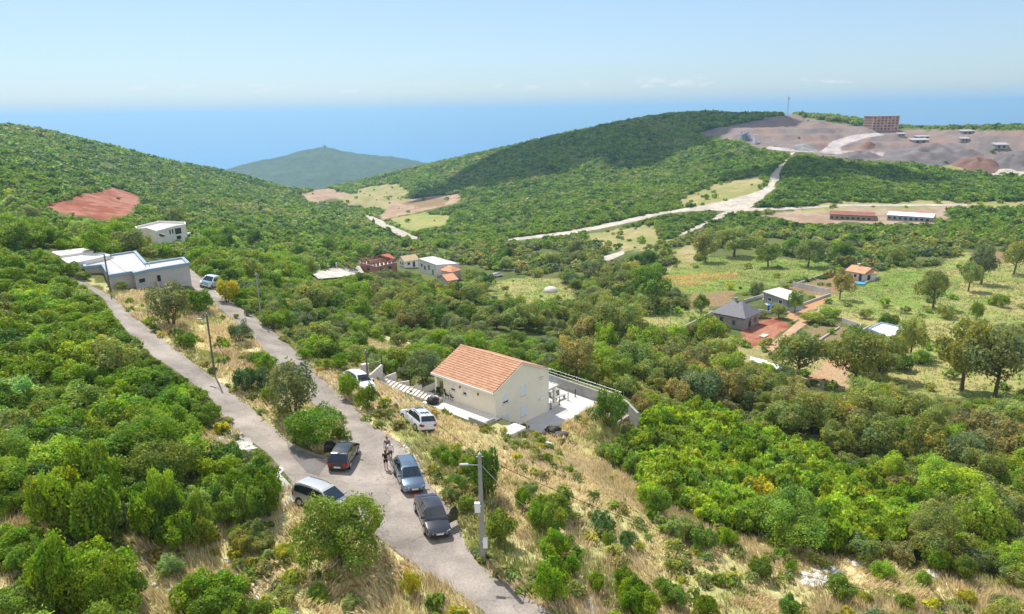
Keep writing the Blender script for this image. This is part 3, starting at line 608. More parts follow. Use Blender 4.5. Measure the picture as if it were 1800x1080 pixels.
FREE = """125,486,46,26,vivid 95,476,44,28,mid 70,470,44,30,vivid 150,492,26,14,mid 30,985,110,60,vivid 60,1010,90,60,mid 150,1080,190,140,vivid 60,1085,120,60,mid 380,1095,150,70,vivid 450,1090,60,40,mid 440,965,80,46,olive 65,880,54,52,pale 150,948,170,150,vivid 290,955,125,115,vivid
350,955,85,100,mid 455,902,110,112,vivid 415,920,110,90,mid 500,980,44,26,yellow 230,1060,70,60,mid 620,1070,50,24,olive 560,1050,44,24,mid 500,1060,60,30,olive 300,1010,60,34,olive
1048,1042,36,40,vivid 1096,1036,52,44,vivid 1126,1082,84,62,vivid 1182,1066,58,44,mid 1240,1085,56,44,vivid 1165,1044,40,30,vivid 945,926,46,46,vivid 985,910,64,52,mid 880,952,66,60,mid
955,905,44,40,mid 918,895,40,40,vivid 972,940,60,60,mid 790,818,46,30,vivid 822,834,44,34,vivid 772,806,36,24,mid 845,850,36,34,deep 962,815,24,22,mid 1058,934,42,40,blue 1102,966,36,40,blue
1070,962,30,32,mid 1190,948,60,44,olive 1232,968,62,46,mid 1158,910,56,60,mid 1140,890,50,44,lime 1005,1012,40,40,vivid 1275,962,44,40,vivid 1338,1018,52,44,mid 1390,1008,26,24,vivid 1472,1052,62,46,mid
1550,1018,50,34,lime 1640,1002,60,44,vivid 1694,1024,44,50,mid 1622,1028,34,26,lime 1590,1070,40,30,mid 1385,1084,50,40,mid 1760,1075,50,30,olive 1700,1060,40,24,yellow 1520,1060,30,20,yellow 900,1010,30,22,olive
330,614,42,30,vivid 467,652,46,30,vivid 450,640,30,24,mid 475,706,40,30,vivid 415,560,24,18,olive 215,512,26,18,olive 
437,556,36,30,grey 470,575,40,24,mid 500,600,40,22,olive 540,632,40,24,vivid 575,652,36,24,mid 600,650,40,30,vivid 565,600,60,34,olive 650,640,50,30,mid 610,625,50,32,mid 700,610,40,26,olive 775,612,50,34,vivid 690,648,30,20,lime 720,700,22,14,olive
800,860,44,26,mid 790,880,40,24,olive 820,900,40,30,mid 905,790,30,18,olive 930,870,40,24,olive
1600,628,50,62,olive 1397,550,26,36,mid 1476,527,36,46,tan 1232,548,34,30,mid 1640,542,52,58,oak 1702,512,38,48,olive 1725,500,44,60,grey 1782,482,44,56,olive 1716,562,26,32,mid 1760,540,30,24,mid 1330,520,30,24,grey
1560,580,40,30,mid 1620,640,50,24,mid 1580,650,60,30,deep 1520,560,30,18,olive 1660,560,34,24,olive 1460,560,50,18,mid 1430,568,50,18,mid 1270,590,30,26,olive 1480,470,40,40,deep 1420,470,50,44,olive 1350,470,44,36,mid"""
for tkn in FREE.split():
    a = tkn.split(','); px_, py_, wp_, hp_ = map(float, a[:4]); p = at1(px_, py_); k = depth_of(p) / F; r = wp_ * .5 * k
    R_ = math.hypot(p.x, p.y)
    if R_ > 118 and hp_ > 32: plant(p.x, p.y, r, max(.6, hp_ * k / .95 / (r * 2)), 'tree', a[4], 'scattered trees of the valley plots', 'small rounded tree standing loose among the valley plots')
    elif wp_ > 70 and hp_ > 45:
        n_c = 5
        for j in range(n_c):
            a_ = 2 * math.pi * j / n_c + rng.uniform(0, .8); e_ = 0 if j == 0 else r * rng.uniform(.45, .62); rj = r * rng.uniform(.42, .62)
            plant(p.x + math.cos(a_) * e_, p.y + r * .25 + math.sin(a_) * e_ * .8, rj, max(.6, hp_ * k / .92 / (rj * 1.45)) * rng.uniform(.5, .85), 'shrub', a[4] if rng.random() < .7 else rng.choice(['mid', 'vivid', 'lime', 'deep']), 'shrubs of the left hillside thicket' if px_ < 520 else 'bushes in the dry grass', 'dense green shrub in the hillside thicket left of the lanes' if px_ < 520 else 'green bush growing in the dry grass and along its verges')
    else:
        r *= .82
        for _ in range(3):
            z_ = p.z; hh = r * 1.3; u_, v_ = to_px(np.array([(p.x, p.y, z_ + hh), (p.x - r * .8, p.y, z_ + hh * .6), (p.x + r * .8, p.y, z_ + hh * .6)]))
            if inside(u_, v_, P2(NEAR_ROAD)).any(): r *= .8; hp_ *= .8
        plant(p.x, p.y, r, max(.55, hp_ * .85 * k / .92 / (r * 1.45)), 'shrub', a[4], 'bushes in the dry grass', 'green bush growing in the dry grass and along its verges')
n_fixed = len(PLANTS)
# --- woods: scattered over the ground class 'forest'
AIL = [tuple(v[:2]) for v in tl(*world_poly(P2("1110,745 1230,722 1330,775 1420,805 1520,855 1600,905 1640,965 1560,990 1400,960 1260,930 1180,890 1120,845"))[:, :2].T)]
GAP = [tuple(v[:2]) for v in tl(*world_poly(P2("830,490 1010,485 1020,540 830,530"))[:, :2].T)]
CLEARPX = [P2(v) for v in list(DIRT.values()) + ['1415,625 1500,630 1500,702 1420,694', '1290,560 1390,556 1380,615 1300,625', '388,768 420,758 452,790 438,794 412,790', '478,826 492,826 520,866 528,890 512,890 500,868', '372,738 405,722 412,765 385,760', '640,668 700,668 770,700 770,732 700,735'] + [v for c_, v in REGIONS if c_ in ('red', 'palebrown', 'brown', 'orangedirt', 'orange', 'quarry', 'yard', 'field', 'meadow')] + [
 "1250,600 1310,575 1400,590 1420,625 1380,650 1340,625 1290,620", "1030,402 1150,398 1160,425 1080,438",
 "758,692 760,648 812,600 918,636 966,646 1008,662 1122,735 1115,747 1050,692 1010,712 985,745 930,772 870,767 780,717", "138,455 160,440 240,441 332,450 330,513 290,512 200,500 150,480", "90,441 180,438 190,448 145,468 105,462",
 "234,398 300,389 329,392 330,423 240,428", "545,478 640,470 650,485 580,492 548,492", "630,452 690,445 701,470 650,479 632,466", "695,453 730,450 737,470 700,470", "733,453 760,448 808,460 813,497 800,505 775,502 735,490",
 "853,479 890,474 892,492 855,492", "1251,535 1280,523 1330,533 1328,580 1255,578", "1338,508 1370,501 1414,512 1412,546 1340,535", "1486,464 1540,468 1542,496 1490,494", "1523,576 1550,565 1588,574 1582,600 1560,599",
 "1318,625 1349,630 1382,642 1376,653 1347,645 1320,636", "1455,369 1540,371 1540,388 1455,388", "1556,373 1644,375 1644,391 1558,390", "1518,200 1576,200 1576,229 1518,229", "355,485 380,485 380,512 355,512"]]
mxx, mxy = np.meshgrid(np.arange(0, 1800, 3) + 1.5, np.arange(0, 1080, 3) + 1.5, indexing='ij')
CLR = np.zeros(mxx.shape, bool)
for pl in CLEARPX:
    a_ = np.array(pl); s_ = np.s_[max(0, int(a_[:, 0].min() / 3) - 1):max(0, int(a_[:, 0].max() / 3) + 2), max(0, int(a_[:, 1].min() / 3) - 1):max(0, int(a_[:, 1].max() / 3) + 2)]
    CLR[s_] |= inside(mxx[s_], mxy[s_], pl)
def covers(x, y, r, h):
    z = ground(x, y); hit = np.zeros(np.shape(x), bool)
    for dx_, fz in ((0, 1.0), (-.8, .65), (.8, .65), (0, .4)):
        u_, v_ = to_px(np.stack([x + dx_ * r, y, z + h * fz], -1))
        hit |= CLR[np.clip(u_ / 3, 0, 599).astype(int), np.clip(v_ / 3, 0, 359).astype(int)] & (u_ > 0) & (u_ < 1800) & (v_ > 0) & (v_ < 1080)
    return hit
runmax = np.maximum.accumulate(np.where(True, (GZ + 1.5 - CZ) / np.exp(LL), 0), 1)
def visible(x, y, extra):
    th = np.arctan2(x, y); R = np.hypot(x, y); i = np.clip(np.rint((th - TH[0]) / (TH[1] - TH[0])), 0, NT - 1).astype(int)
    j = np.clip(((np.log(R) - LR[0]) / (LR[1] - LR[0])).astype(int) - 3, 0, NR - 1)
    z = ground(x, y) + extra; u, v = to_px(np.stack([x, y, z], -1))
    return ((z - CZ) / R > runmax[i, j]) & (u > -110) & (u < 1910) & (v < 1240)
FORB = []; PAV = ORDER.index('paved')
def footprint(px, py, r): p = at1(px, py); FORB.append((p.x, p.y, r))
for f_ in ((868, 690, 9), (960, 735, 9), (1010, 700, 9), (1050, 690, 6), (930, 765, 6), (850, 740, 4), (800, 715, 6), (760, 690, 5), (215, 500, 9), (290, 498, 10), (140, 462, 4), (282, 424, 15), (262, 424, 10), (1290, 580, 9), (1378, 545, 10), (1515, 494, 9), (1568, 594, 7),
           (1345, 645, 6), (1320, 640, 5), (668, 482, 11), (714, 478, 8), (765, 494, 12), (795, 500, 8), (782, 508, 9), (872, 489, 9), (900, 489, 7), (582, 490, 13), (610, 484, 8), (382, 446, 6), (1500, 386, 16), (1600, 388, 16), (1420, 640, 5), (105, 452, 5), (650, 680, 4), (690, 690, 5)):
    footprint(*f_)
FORB = np.array(FORB)
cell = {}
def near_ok(x, y, r, k):
    ix, iy = int(x // 5), int(y // 5)
    for a in range(ix - 2, ix + 3):
        for b in range(iy - 2, iy + 3):
            for (u, v, q_) in cell.get((a, b), ()):
                if (u - x) ** 2 + (v - y) ** 2 < (k * (q_ + r)) ** 2: return False
    return True
def mark(x, y, r): cell.setdefault((int(x // 5), int(y // 5)), []).append((x, y, r))
for p in PLANTS: mark(p[0], p[1], p[2] * .8)
NC = 90000
th = rng.uniform(RAD(-40), RAD(40), NC); R = np.exp(rng.uniform(math.log(30), math.log(360), NC)); x = R * np.sin(th); y = R * np.cos(th)
c = cls_at(x, y); ok = (c == 0) & visible(x, y, 3.5); x, y, R, th = x[ok], y[ok], R[ok], th[ok]
dens = vnoise(x / 17, y / 17, 41)
gx_, gy_ = to_px(np.stack([x, y, ground(x, y)], -1))
ail = inside(th, np.log(R), AIL)
pav = np.zeros(len(x), bool)
for (ddx, ddy) in ((1.6, 0), (-1.6, 0), (0, 1.6), (0, -1.6)): pav |= (cls_at(x + ddx, y + ddy) == ORDER.index('paved'))
ROADPX = P2(NEAR_ROAD)
for i in range(len(x)):
    X_, Y_, R_ = x[i], y[i], R[i]
    if ((FORB[:, 0] - X_) ** 2 + (FORB[:, 1] - Y_) ** 2 < FORB[:, 2] ** 2).any(): continue
    left = gx_[i] < 430 - (1 if gy_[i] < 500 else 0) * 200 and R_ < 128 and gy_[i] > 420
    u = rng.random()
    if left: r = rng.uniform(.9, 2.4); kind = 'shrub'; spc = rng.choice(['vivid', 'mid', 'deep', 'pale', 'olive', 'lime'], p=[.5, .18, .1, .05, .07, .1]); sepk = .6; hf = rng.uniform(.75, 1.05)
    elif ail[i]: r = rng.uniform(1.1, 2.1); kind = 'feather'; spc = rng.choice(['lime', 'vivid', 'yellow', 'mid'], p=[.66, .2, .04, .1]); sepk = .56; hf = rng.uniform(.8, 1.3)
    elif gx_[i] > 1010 and R_ < 150: 
        big = u < .5; r = rng.uniform(1.7, 3.3) if big else rng.uniform(.9, 1.8); kind = 'tree' if big else 'shrub'
        spc = rng.choice(['oak', 'tan', 'olive', 'mid', 'lime', 'grey'], p=[.3, .2, .17, .17, .08, .08]); sepk = .58; hf = rng.uniform(.8, 1.1)
    elif R_ < 130 and gx_[i] < 1010:
        r = rng.uniform(.8, 2.2); kind = 'shrub' if u < .8 else 'olive'; spc = rng.choice(['mid', 'olive', 'grey', 'vivid', 'lime', 'deep'], p=[.28, .22, .17, .13, .12, .08]); sepk = .6; hf = rng.uniform(.55, .95)
    else:
        if gx_[i] < 640 and gy_[i] < 470: big = u < .2
        else: big = u < .62
        if dens[i] > .6 and gx_[i] > 760: continue
        r = rng.uniform(1.6, 3.3) if big else rng.uniform(.9, 2.1); kind = 'tree' if big else 'shrub'
        spc = rng.choice(['oak', 'olive', 'mid', 'deep', 'grey', 'vivid', 'tan'], p=[.2, .28, .15, .09, .18, .05, .05]) if gx_[i] > 640 else rng.choice(['vivid', 'mid', 'deep', 'olive', 'pale'], p=[.38, .3, .12, .14, .06])
        sepk = .62; hf = rng.uniform(.7, 1.0)
    for _ in range(3):
        aa = np.arange(8) * .785; 
        if not (cls_at(X_ + np.cos(aa) * r * .95, Y_ + np.sin(aa) * r * .95) == PAV).any(): break
        r *= .65
    else: continue
    if not near_ok(X_, Y_, r * .5, sepk): continue
    for _ in range(4):
        if R_ > 140: break
        z_ = float(ground(X_, Y_)); hh = r * hf * 1.45
        u_, v_ = to_px(np.array([(X_, Y_, z_ + hh), (X_ - r * .75, Y_, z_ + hh * .7), (X_ + r * .75, Y_, z_ + hh * .7), (X_ + r * .9, Y_, z_ + hh * .3)]))
        if not inside(u_, v_, ROADPX).any(): break
        r *= .7
    else: continue
    if R_ > 38 and covers(np.array([X_]), np.array([Y_]), r, r * hf * 1.6)[0]:
        r *= .6; hf *= .7
        if covers(np.array([X_]), np.array([Y_]), r, r * hf * 1.6)[0]: continue
    if not near_ok(X_, Y_, r, sepk): continue
    mark(X_, Y_, r)
    if left: g_, l_ = 'shrubs of the left hillside thicket', 'dense green shrub in the hillside thicket left of the lanes'
    elif ail[i]: g_, l_ = 'feathery saplings right of the dry grass', 'bright yellow-green feathery sapling in the thicket below the terrace wall'
    elif gx_[i] > 1010 and R_ < 150: g_, l_ = (('oaks of the right-hand wood', 'olive-brown oak in the wood at the right edge below the meadow') if spc in ('oak', 'tan', 'olive') else ('green trees of the right-hand wood', 'fresh green tree among the oaks of the right-hand wood')) if kind == 'tree' else ('undershrubs of the right-hand wood', 'green shrub filling gaps between oaks of the right-hand wood')
    elif R_ < 130: g_, l_ = 'bushes on the slope below the right lane', 'low grey-green bush on the slope between right lane and valley'
    else: g_, l_ = (('oaks of the valley wood', 'olive-green oak in the valley wood beyond the tiled house') if spc in ('oak', 'tan', 'olive') else ('trees of the valley wood', 'rounded green tree in the valley wood beyond the tiled house')) if kind == 'tree' else ('shrubs of the valley wood', 'low green shrub between the trees of the valley wood')
    plant(X_, Y_, r, hf, kind, spc, g_, l_)
# the largest in the picture become things, the rest of the wood is one mass
def app(p): return p[2] / math.hypot(p[0], p[1], CZ)
order = list(range(n_fixed)) + sorted(range(n_fixed, len(PLANTS)), key=lambda i: -app(PLANTS[i]))
cnt = {}; LIM = {'tree': 270, 'oak_tree': 250, 'evergreen_shrub': 290, 'shrub': 290, 'sapling': 280, 'olive_bush': 120}
def kind_name(p_):
    if p_[4] == 'feather': return 'sapling'
    if p_[4] == 'olive': return 'olive_bush'
    if p_[4] == 'tree': return 'oak_tree' if p_[5] in ('oak', 'tan', 'olive') else 'tree'
    return 'evergreen_shrub' if p_[6] and 'left hillside' in p_[6] else 'shrub'
NAME = {'tree': 'tree', 'shrub': 'shrub', 'feather': 'sapling', 'olive': 'olive_bush'}
LODK = {'tree': 'tree0', 'shrub': 'shrub0', 'feather': 'feather0', 'olive': 'olive0'}
MASSL = []
for i in order:
    X_, Y_, r, hf, kind, spc, g_, l_ = PLANTS[i]
    kn = kind_name(PLANTS[i])
    if cnt.get(kn, 0) >= LIM[kn]: MASSL.append(PLANTS[i]); continue
    cnt[kn] = cnt.get(kn, 0) + 1
    z = float(ground(X_, Y_)); az = rng.uniform(0, 360); sc_ = (r, r, r * hf); colr = tint(spc)
    lk = LODK[kind]; ap_ = r / math.hypot(X_, Y_, CZ)
    if ap_ > .034: lk = {'shrub': 'big0', 'tree': 'bigtree0'}.get(kind, lk)
    fm = LOD0[lk]; fo = bpy.data.objects.new('crown' if kind == 'tree' else 'foliage', fm[int(rng.integers(len(fm)))]); fo.color = (*colr, 1)
    root = empty(kn, (X_, Y_, z - .05), az); root.scale = sc_; link(fo, root)
    so = bpy.data.objects.new('trunk' if kind == 'tree' else 'stem', TRUNKS[int(rng.integers(5))] if kind == 'tree' else STEMS[int(rng.integers(4))]); link(so, root)
    tag(root, l_, {'tree': 'tree', 'shrub': 'shrub', 'feather': 'sapling', 'olive': 'bush'}[kind], g_)
def mass(name, items, lodpick, soft=1.):
    """many far plants as one mesh of leaf blades"""
    Vs = []; Cs = []; nv = 0; by = {}
    for it in items: 
        key = lodpick(it); by.setdefault((key, int(rng.integers(len(KINDS[key])))), []).append(it)
    for (key, k), its in by.items():
        V, Q_, C = KINDS[key][k]; n = len(its)
        X_ = np.array([i[0] for i in its]); Y_ = np.array([i[1] for i in its]); Z_ = ground(X_, Y_) - .1
        r = np.array([i[2] for i in its]); hf = np.array([i[3] for i in its]); a = rng.uniform(0, 2 * np.pi, n)
        col = np.array([tint(i[5]) for i in its])
        ca, sa = np.cos(a)[:, None], np.sin(a)[:, None]
        vx = (V[None, :, 0] * ca - V[None, :, 1] * sa) * r[:, None] + X_[:, None]; vy = (V[None, :, 0] * sa + V[None, :, 1] * ca) * r[:, None] + Y_[:, None]
        vz = V[None, :, 2] * (r * hf)[:, None] + Z_[:, None]
        Vs.append(np.stack([vx, vy, vz], -1).reshape(-1, 3)); Cs.append((C[None] ** soft * col[:, None]).reshape(-1, 3))
    Vs = np.concatenate(Vs); Cs = np.concatenate(Cs)
    o = link(bpy.data.objects.new(name, np_mesh(name, Vs, np.arange(len(Vs)).reshape(-1, 4), Cs, LEAFS))); o['kind'] = 'stuff'; return o
mass('valley_woods', MASSL, lambda it: ('treem' if it[4] == 'tree' else 'shrubm') if math.hypot(it[0], it[1]) < 150 else ('tree1' if it[4] == 'tree' else 'shrub1') if math.hypot(it[0], it[1]) < 240 or it[2] > 3.4 else 'shrub2')
# --- far hills: clumps of constant angular size
step = .0056; FARL = []
lr = np.arange(math.log(345), math.log(1250), step); tt = np.arange(RAD(-39), RAD(39), step)
A3, L3 = np.meshgrid(tt, lr, indexing='ij'); A3 = (A3 + rng.uniform(-.5, .5, A3.shape) * step).ravel(); L3 = (L3 + rng.uniform(-.5, .5, L3.shape) * step).ravel()
x = np.exp(L3) * np.sin(A3); y = np.exp(L3) * np.cos(A3); R = np.exp(L3)
ok = (cls_at(x, y) == 0) & visible(x, y, 5); x, y, R = x[ok], y[ok], R[ok]
rr0 = R * step * .75; hid = covers(x, y, rr0, np.minimum(rr0 * 1.3, 4.5)); hid2 = covers(x, y, rr0 * .5, np.full(len(x), 1.6))
fu, fv = to_px(np.stack([x, y, ground(x, y)], -1))
d1 = vnoise(x / 60, y / 60, 51) * .6 + vnoise(x / 18, y / 18, 52) * .4
for i in range(len(x)):
    if ((FORB[:, 0] - x[i]) ** 2 + (FORB[:, 1] - y[i]) ** 2 < FORB[:, 2] ** 2).any(): continue
    if hid2[i]: continue
    r = R[i] * step * rng.uniform(.55, .95) * (.55 if hid[i] else 1); u = rng.random() * .5 + d1[i] * .5
    gap_ = vnoise(x[i:i+1] / 34, y[i:i+1] / 34, 53)[0]
    if gap_ > .8 and rng.random() < .75: continue
    if rng.random() < .07: r *= 1.45; u *= .5
    r *= .7 + .6 * vnoise(x[i:i+1] / 45, y[i:i+1] / 45, 54)[0]
    if fu[i] > 1555 and fv[i] < 236: r *= .5
    spc = 'deep' if u < .34 else 'olive' if gap_ < .22 else 'vivid' if u < .5 else 'mid' if u < .68 else 'olive' if u < .74 else 'vivid'
    FARL.append((x[i], y[i], r, rng.uniform(.68, 1.0) * min(1, 4.0 / r), 'shrub', spc))
mass('hillside_macchia', FARL, lambda it: 'shrub2' if math.hypot(it[0], it[1]) < 430 else 'shrub3', .55)
# --- loose bushes in clearings of the far ground
lo = []
NC = 9000; th = rng.uniform(RAD(-38), RAD(38), NC); R = np.exp(rng.uniform(math.log(110), math.log(950), NC)); x = R * np.sin(th); y = R * np.cos(th); c = cls_at(x, y)
pr = {'meadow': .11, 'field': .05, 'tan': .4, 'quarry': .02, 'palebrown': .04, 'red': .02, 'brown': .05, 'yard': .05}
for i in range(NC):
    if rng.random() < pr.get(ORDER[c[i]], 0) and not ((FORB[:, 0] - x[i]) ** 2 + (FORB[:, 1] - y[i]) ** 2 < (FORB[:, 2] * .8) ** 2).any():
        lo.append((x[i], y[i], rng.uniform(.5, 1.6) * (1 if R[i] < 300 else 1.5), rng.uniform(.6, 1), 'shrub', rng.choice(['olive', 'mid', 'vivid', 'oak', 'lime'])))
mass('scattered_undergrowth', lo, lambda it: 'shrub2')
# --- weeds in the dry grass
wd = []
NC = 16000; th = rng.uniform(RAD(-40), RAD(40), NC); R = np.exp(rng.uniform(math.log(30), math.log(120), NC)); x = R * np.sin(th); y = R * np.cos(th); c = cls_at(x, y); dn = vnoise(x / 4, y / 4, 61)
for i in range(NC):
    if ORDER[c[i]] in ('dry', 'verge') and rng.random() < np.clip((dn[i] - .45) * 2.4, .03, .8) * .42:
        wd.append((x[i], y[i], rng.uniform(.25, .7), rng.uniform(.6, 1.2), 'shrub', rng.choice(['olive', 'oak', 'tan', 'mid', 'yellow', 'vivid'], p=[.2, .26, .22, .1, .14, .08])))
mass('roadside_weeds', wd, lambda it: 'shrub2')
# --- grass blades
def grass(name, NC, Rmin, Rmax, dens, hgt, wid, nb=5):
    th = rng.uniform(RAD(-40), RAD(40), NC); R = np.sqrt(rng.uniform(Rmin ** 2, Rmax ** 2, NC)); x = R * np.sin(th); y = R * np.cos(th); c = cls_at(x, y)
    pk = np.array([dens.get(n, 0) for n in ORDER])[c]; dn = vnoise(x / 3.3, y / 3.3, 71) * .6 + vnoise(x / .9, y / .9, 72) * .4
    ok = (rng.random(NC) < pk * np.clip((dn - .25) * 3, .1, 1)); x, y, c = x[ok], y[ok], c[ok]
    u_, v_ = to_px(np.stack([x, y, ground(x, y)], -1)); ok = (u_ > -40) & (u_ < 1840) & (v_ < 1150); x, y, c = x[ok], y[ok], c[ok]
    hu = (x - P0[0]) * GD[0] + (y - P0[1]) * GD[1]; hv_ = (x - P0[0]) * LD[0] + (y - P0[1]) * LD[1]
    ok = ~((hu > -2.7) & (hu < 15.4) & (hv_ > -3.3) & (hv_ < 11.6)); x, y, c = x[ok], y[ok], c[ok]
    n = len(x); x = np.repeat(x, nb) + rng.normal(0, .14, n * nb); y = np.repeat(y, nb) + rng.normal(0, .14, n * nb); c = np.repeat(c, nb); z = ground(x, y) - .03
    k = vnoise(x / 5, y / 5, 73) * .7 + rng.random(n * nb) * .3; kk = vnoise(x / 2.2, y / 2.2, 74)
    straw, green, rust = np.array((.78, .66, .41)), np.array((.46, .48, .18)), np.array((.64, .5, .3))
    col = np.where((k < .52)[:, None], straw, np.where((kk < .55)[:, None], rust * .5 + straw * .5, green)); 
    gm = np.isin(c, [ORDER.index(n_) for n_ in ('field', 'meadow') if n_ in ORDER]); col[gm] = (col[gm] * .35 + np.array((.19, .26, .06)) * .65)
    vm = c == ORDER.index('verge'); col[vm] = col[vm] * .4 + np.array((.3, .37, .09)) * .6
    om = c == ORDER.index('orange'); col[om] = np.array((.42, .24, .06)) * .55 + col[om] * .45
    col *= rng.uniform(.75, 1.25, (n * nb, 1))
    a = rng.uniform(0, 2 * np.pi, n * nb); wind = vnoise(x / 6, y / 6, 75) * 6.3; l = hgt * rng.uniform(.5, 1.2, n * nb); lean = rng.uniform(.15, .7, n * nb) * l
    ex, ey = np.cos(a) * wid, np.sin(a) * wid
    lx, ly = np.cos(wind) * lean + rng.normal(0, .12, n * nb) * l, np.sin(wind) * lean + rng.normal(0, .12, n * nb) * l
    V = np.stack([np.stack([x - ex, y - ey, z], -1), np.stack([x + ex, y + ey, z], -1), np.stack([x + ex * .5 + lx * .5, y + ey * .5 + ly * .5, z + l * .7], -1), np.stack([x + lx, y + ly, z + l * .95], -1)], 1).reshape(-1, 3)
    o = link(bpy.data.objects.new(name, np_mesh(name, V, np.arange(len(V)).reshape(-1, 4), np.repeat(col, 4, 0), LEAFG))); o['kind'] = 'stuff'
grass('dry_grass', 190000, 28, 115, {'dry': .85, 'verge': .95}, .55, .03, 6)
grass('meadow_grass', 210000, 105, 300, {'meadow': .6, 'field': .75, 'orange': .8, 'tan': .4, 'brown': .12}, .42, .06, 4)
# ------------------------------------------------------------------ buildings
PLASTER = mat('cream_plaster', (.8, .74, .62), .85, .05, .6, bump=.05)
WHITEP = mat('white_paint', (.78, .78, .76), .6, .06, 1)
GREYP = mat('grey_render', (.43, .415, .41), .9, .12, .7, bump=.1)
PALEP = mat('pale_render', (.76, .72, .65), .85, .08, .5)
BLOCK = mat('grey_blockwork', (.26, .255, .26), .9, .2, 1.6, bump=.2)
BRICK = mat('red_hollow_brick', (.33, .15, .1), .9, .25, 1.5, bump=.2)
TERRA = mat('terracotta_tile', (.56, .27, .15), .8, .2, 1.3)
SLATE = mat('grey_slate_tile', (.16, .155, .17), .7, .2, 2)
CONCW = mat('bare_concrete', (.56, .53, .49), .9, .14, .8, bump=.1)
CONCG = mat('grey_concrete', (.34, .33, .31), .9, .18, 1.2, bump=.15)
ROOFG = mat('roof_membrane', (.44, .425, .42), .9, .12, .6)
ROOFW = mat('white_roof_sheet', (.8, .81, .82), .6, .06, 1)
BLUEG = mat('blue_grey_flashing', (.24, .33, .42), .5, .06, 1)
GLASS = mat('dark_window_glass', (.02, .026, .032), .08, spec=.6)
SHUT = mat('white_shutter', (.72, .75, .8), .5, .04, 4)
DARK = mat('black_plastic', (.02, .02, .022), .6)
METAL = mat('galvanised_metal', (.4, .41, .42), .45, .1, 3, metal=.6)
RUST = mat('rusty_sheet', (.24, .105, .07), .85, .35, .6)
WOOD = mat('weathered_wood', (.26, .21, .16), .9, .3, 3)
PINK = mat('pale_pink_render', (.52, .41, .36), .9, .12, .5)
def bx(mb, c, fr): return mb
HO = P0[:2]
hz0 = 0.0
house = empty('house', (HO[0], HO[1], 0), -48)
tag(house, 'cream house with orange tiled gable roof beside the concrete terrace', 'house')
MW = house.matrix_world if False else Matrix.Translation((HO[0], HO[1], 0)) @ Matrix.Rotation(RAD(48), 4, 'Z')
MWI = MW.inverted()
def on_plane(M, px, py, axis, val):
    """photo pixel -> local point of frame M on the plane local[axis] = val"""
    Mi = M.inverted(); o = Mi @ Vector((0, 0, CZ)); d = Mi.to_3x3() @ Vector(rays(px, py)); t = (val - o[axis]) / d[axis]; return o + d * t
wall = MB()
wall.prism([(.35, -5.1), (9.0, -5.1), (9.0, -.03), (4.62, 1.84), (.35, -.03)], .1, 7.9, 'y')
wall.prism([(1.7, -5.1), (9.0, -5.1), (9.0, -.03), (4.62, 1.84), (1.7, .55)], 7.9, 9.3, 'y')
wall.box(.35, .72, 8.95, 9.3, -3.2, -.03); wall.box(.35, 1.7, 7.9, 9.3, -3.2, -2.72)
wall.build('wall', PLASTER, house)
def tile_slope(u0, z0, u1, z1, v0, v1):
    """pantiles: corrugated across, stepped down the slope"""
    rows = 15; cols = 44; V = []; Fq = []; L = math.hypot(u1 - u0, z1 - z0); nx, nz = -(z1 - z0) / L, (u1 - u0) / L
    if nz < 0: nx, nz = -nx, -nz
    per = 4; n_ = cols * per + 1; ys = np.linspace(v0, v1, n_); k = 0
    for r_ in range(rows):
        for e, lift in ((0, .075), (1, .012)):
            f = (r_ + e) / rows
            for i, y_ in enumerate(ys):
                h = lift + .028 * math.cos(2 * math.pi * i / per) + .006 * math.sin(i * 12.9 + r_ * 7.7)
                V.append((u0 + (u1 - u0) * f + nx * h, y_, z0 + (z1 - z0) * f + nz * h))
    for r_ in range(rows * 2 - 1):
        for i in range(n_ - 1): Fq.append((r_ * n_ + i, r_ * n_ + i + 1, (r_ + 1) * n_ + i + 1, (r_ + 1) * n_ + i))
    return V, Fq
tm, t, b = nodes('orange_roof_tile', .75, .3)
g = t.nodes.new('ShaderNodeTexCoord'); vo = t.nodes.new('ShaderNodeTexVoronoi'); vo.inputs['Scale'].default_value = 3.2; t.links.new(g.outputs['Object'], vo.inputs['Vector'])
rp = t.nodes.new('ShaderNodeValToRGB'); rp.color_ramp.elements[0].color = (.47, .25, .15, 1); rp.color_ramp.elements[1].color = (.62, .375, .24, 1); t.links.new(vo.outputs['Color'], rp.inputs[0]); t.links.new(rp.outputs[0], b.inputs['Base Color'])
roof = MB()
V, Fq = tile_slope(0, .0, 4.62, 1.98, 0, 9.4); roof.add(V, Fq); V, Fq = tile_slope(9.25, 0, 4.62, 1.98, 0, 9.4); roof.add(V, Fq)
roof.slab([(0, 0, -.1), (0, 9.4, -.1), (4.62, 9.4, 1.88), (4.62, 0, 1.88)], -.09 * -1); roof.slab([(9.25, 9.4, -.1), (9.25, 0, -.1), (4.62, 0, 1.88), (4.62, 9.4, 1.88)], .09)
ro = roof.build('roof', tm, house)
rd = MB()
for i in range(24): rd.tube([(4.62, .0 + i * .392, 1.98), (4.62, .42 + i * .392, 2.02)], [.13, .11], 8)
rd.build('ridge_tile', tm, ro)
fa = MB(); fa.box(-.12, .03, -.02, 9.42, -.2, .04); fa.box(9.23, 9.35, -.02, 9.42, -.16, 0); fa.build('gutter', WHITEP, house)
sf = MB(); sf.box(.0, .36, .1, 9.3, -.13, -.1); sf.box(8.98, 9.24, .1, 9.3, -.13, -.1); sf.build('soffit', WHITEP, house)
vg = MB()
for a, c in (((0, -.06), (4.62, 1.93)), ((9.25, -.06), (4.62, 1.93))):
    vg.slab([(a[0], -.02, a[1] - .1), (c[0], -.02, c[1] - .1), (c[0], -.02, c[1] + .06), (a[0], -.02, a[1] + .06)], .05)
vg.build('verge_board', PLASTER, house)
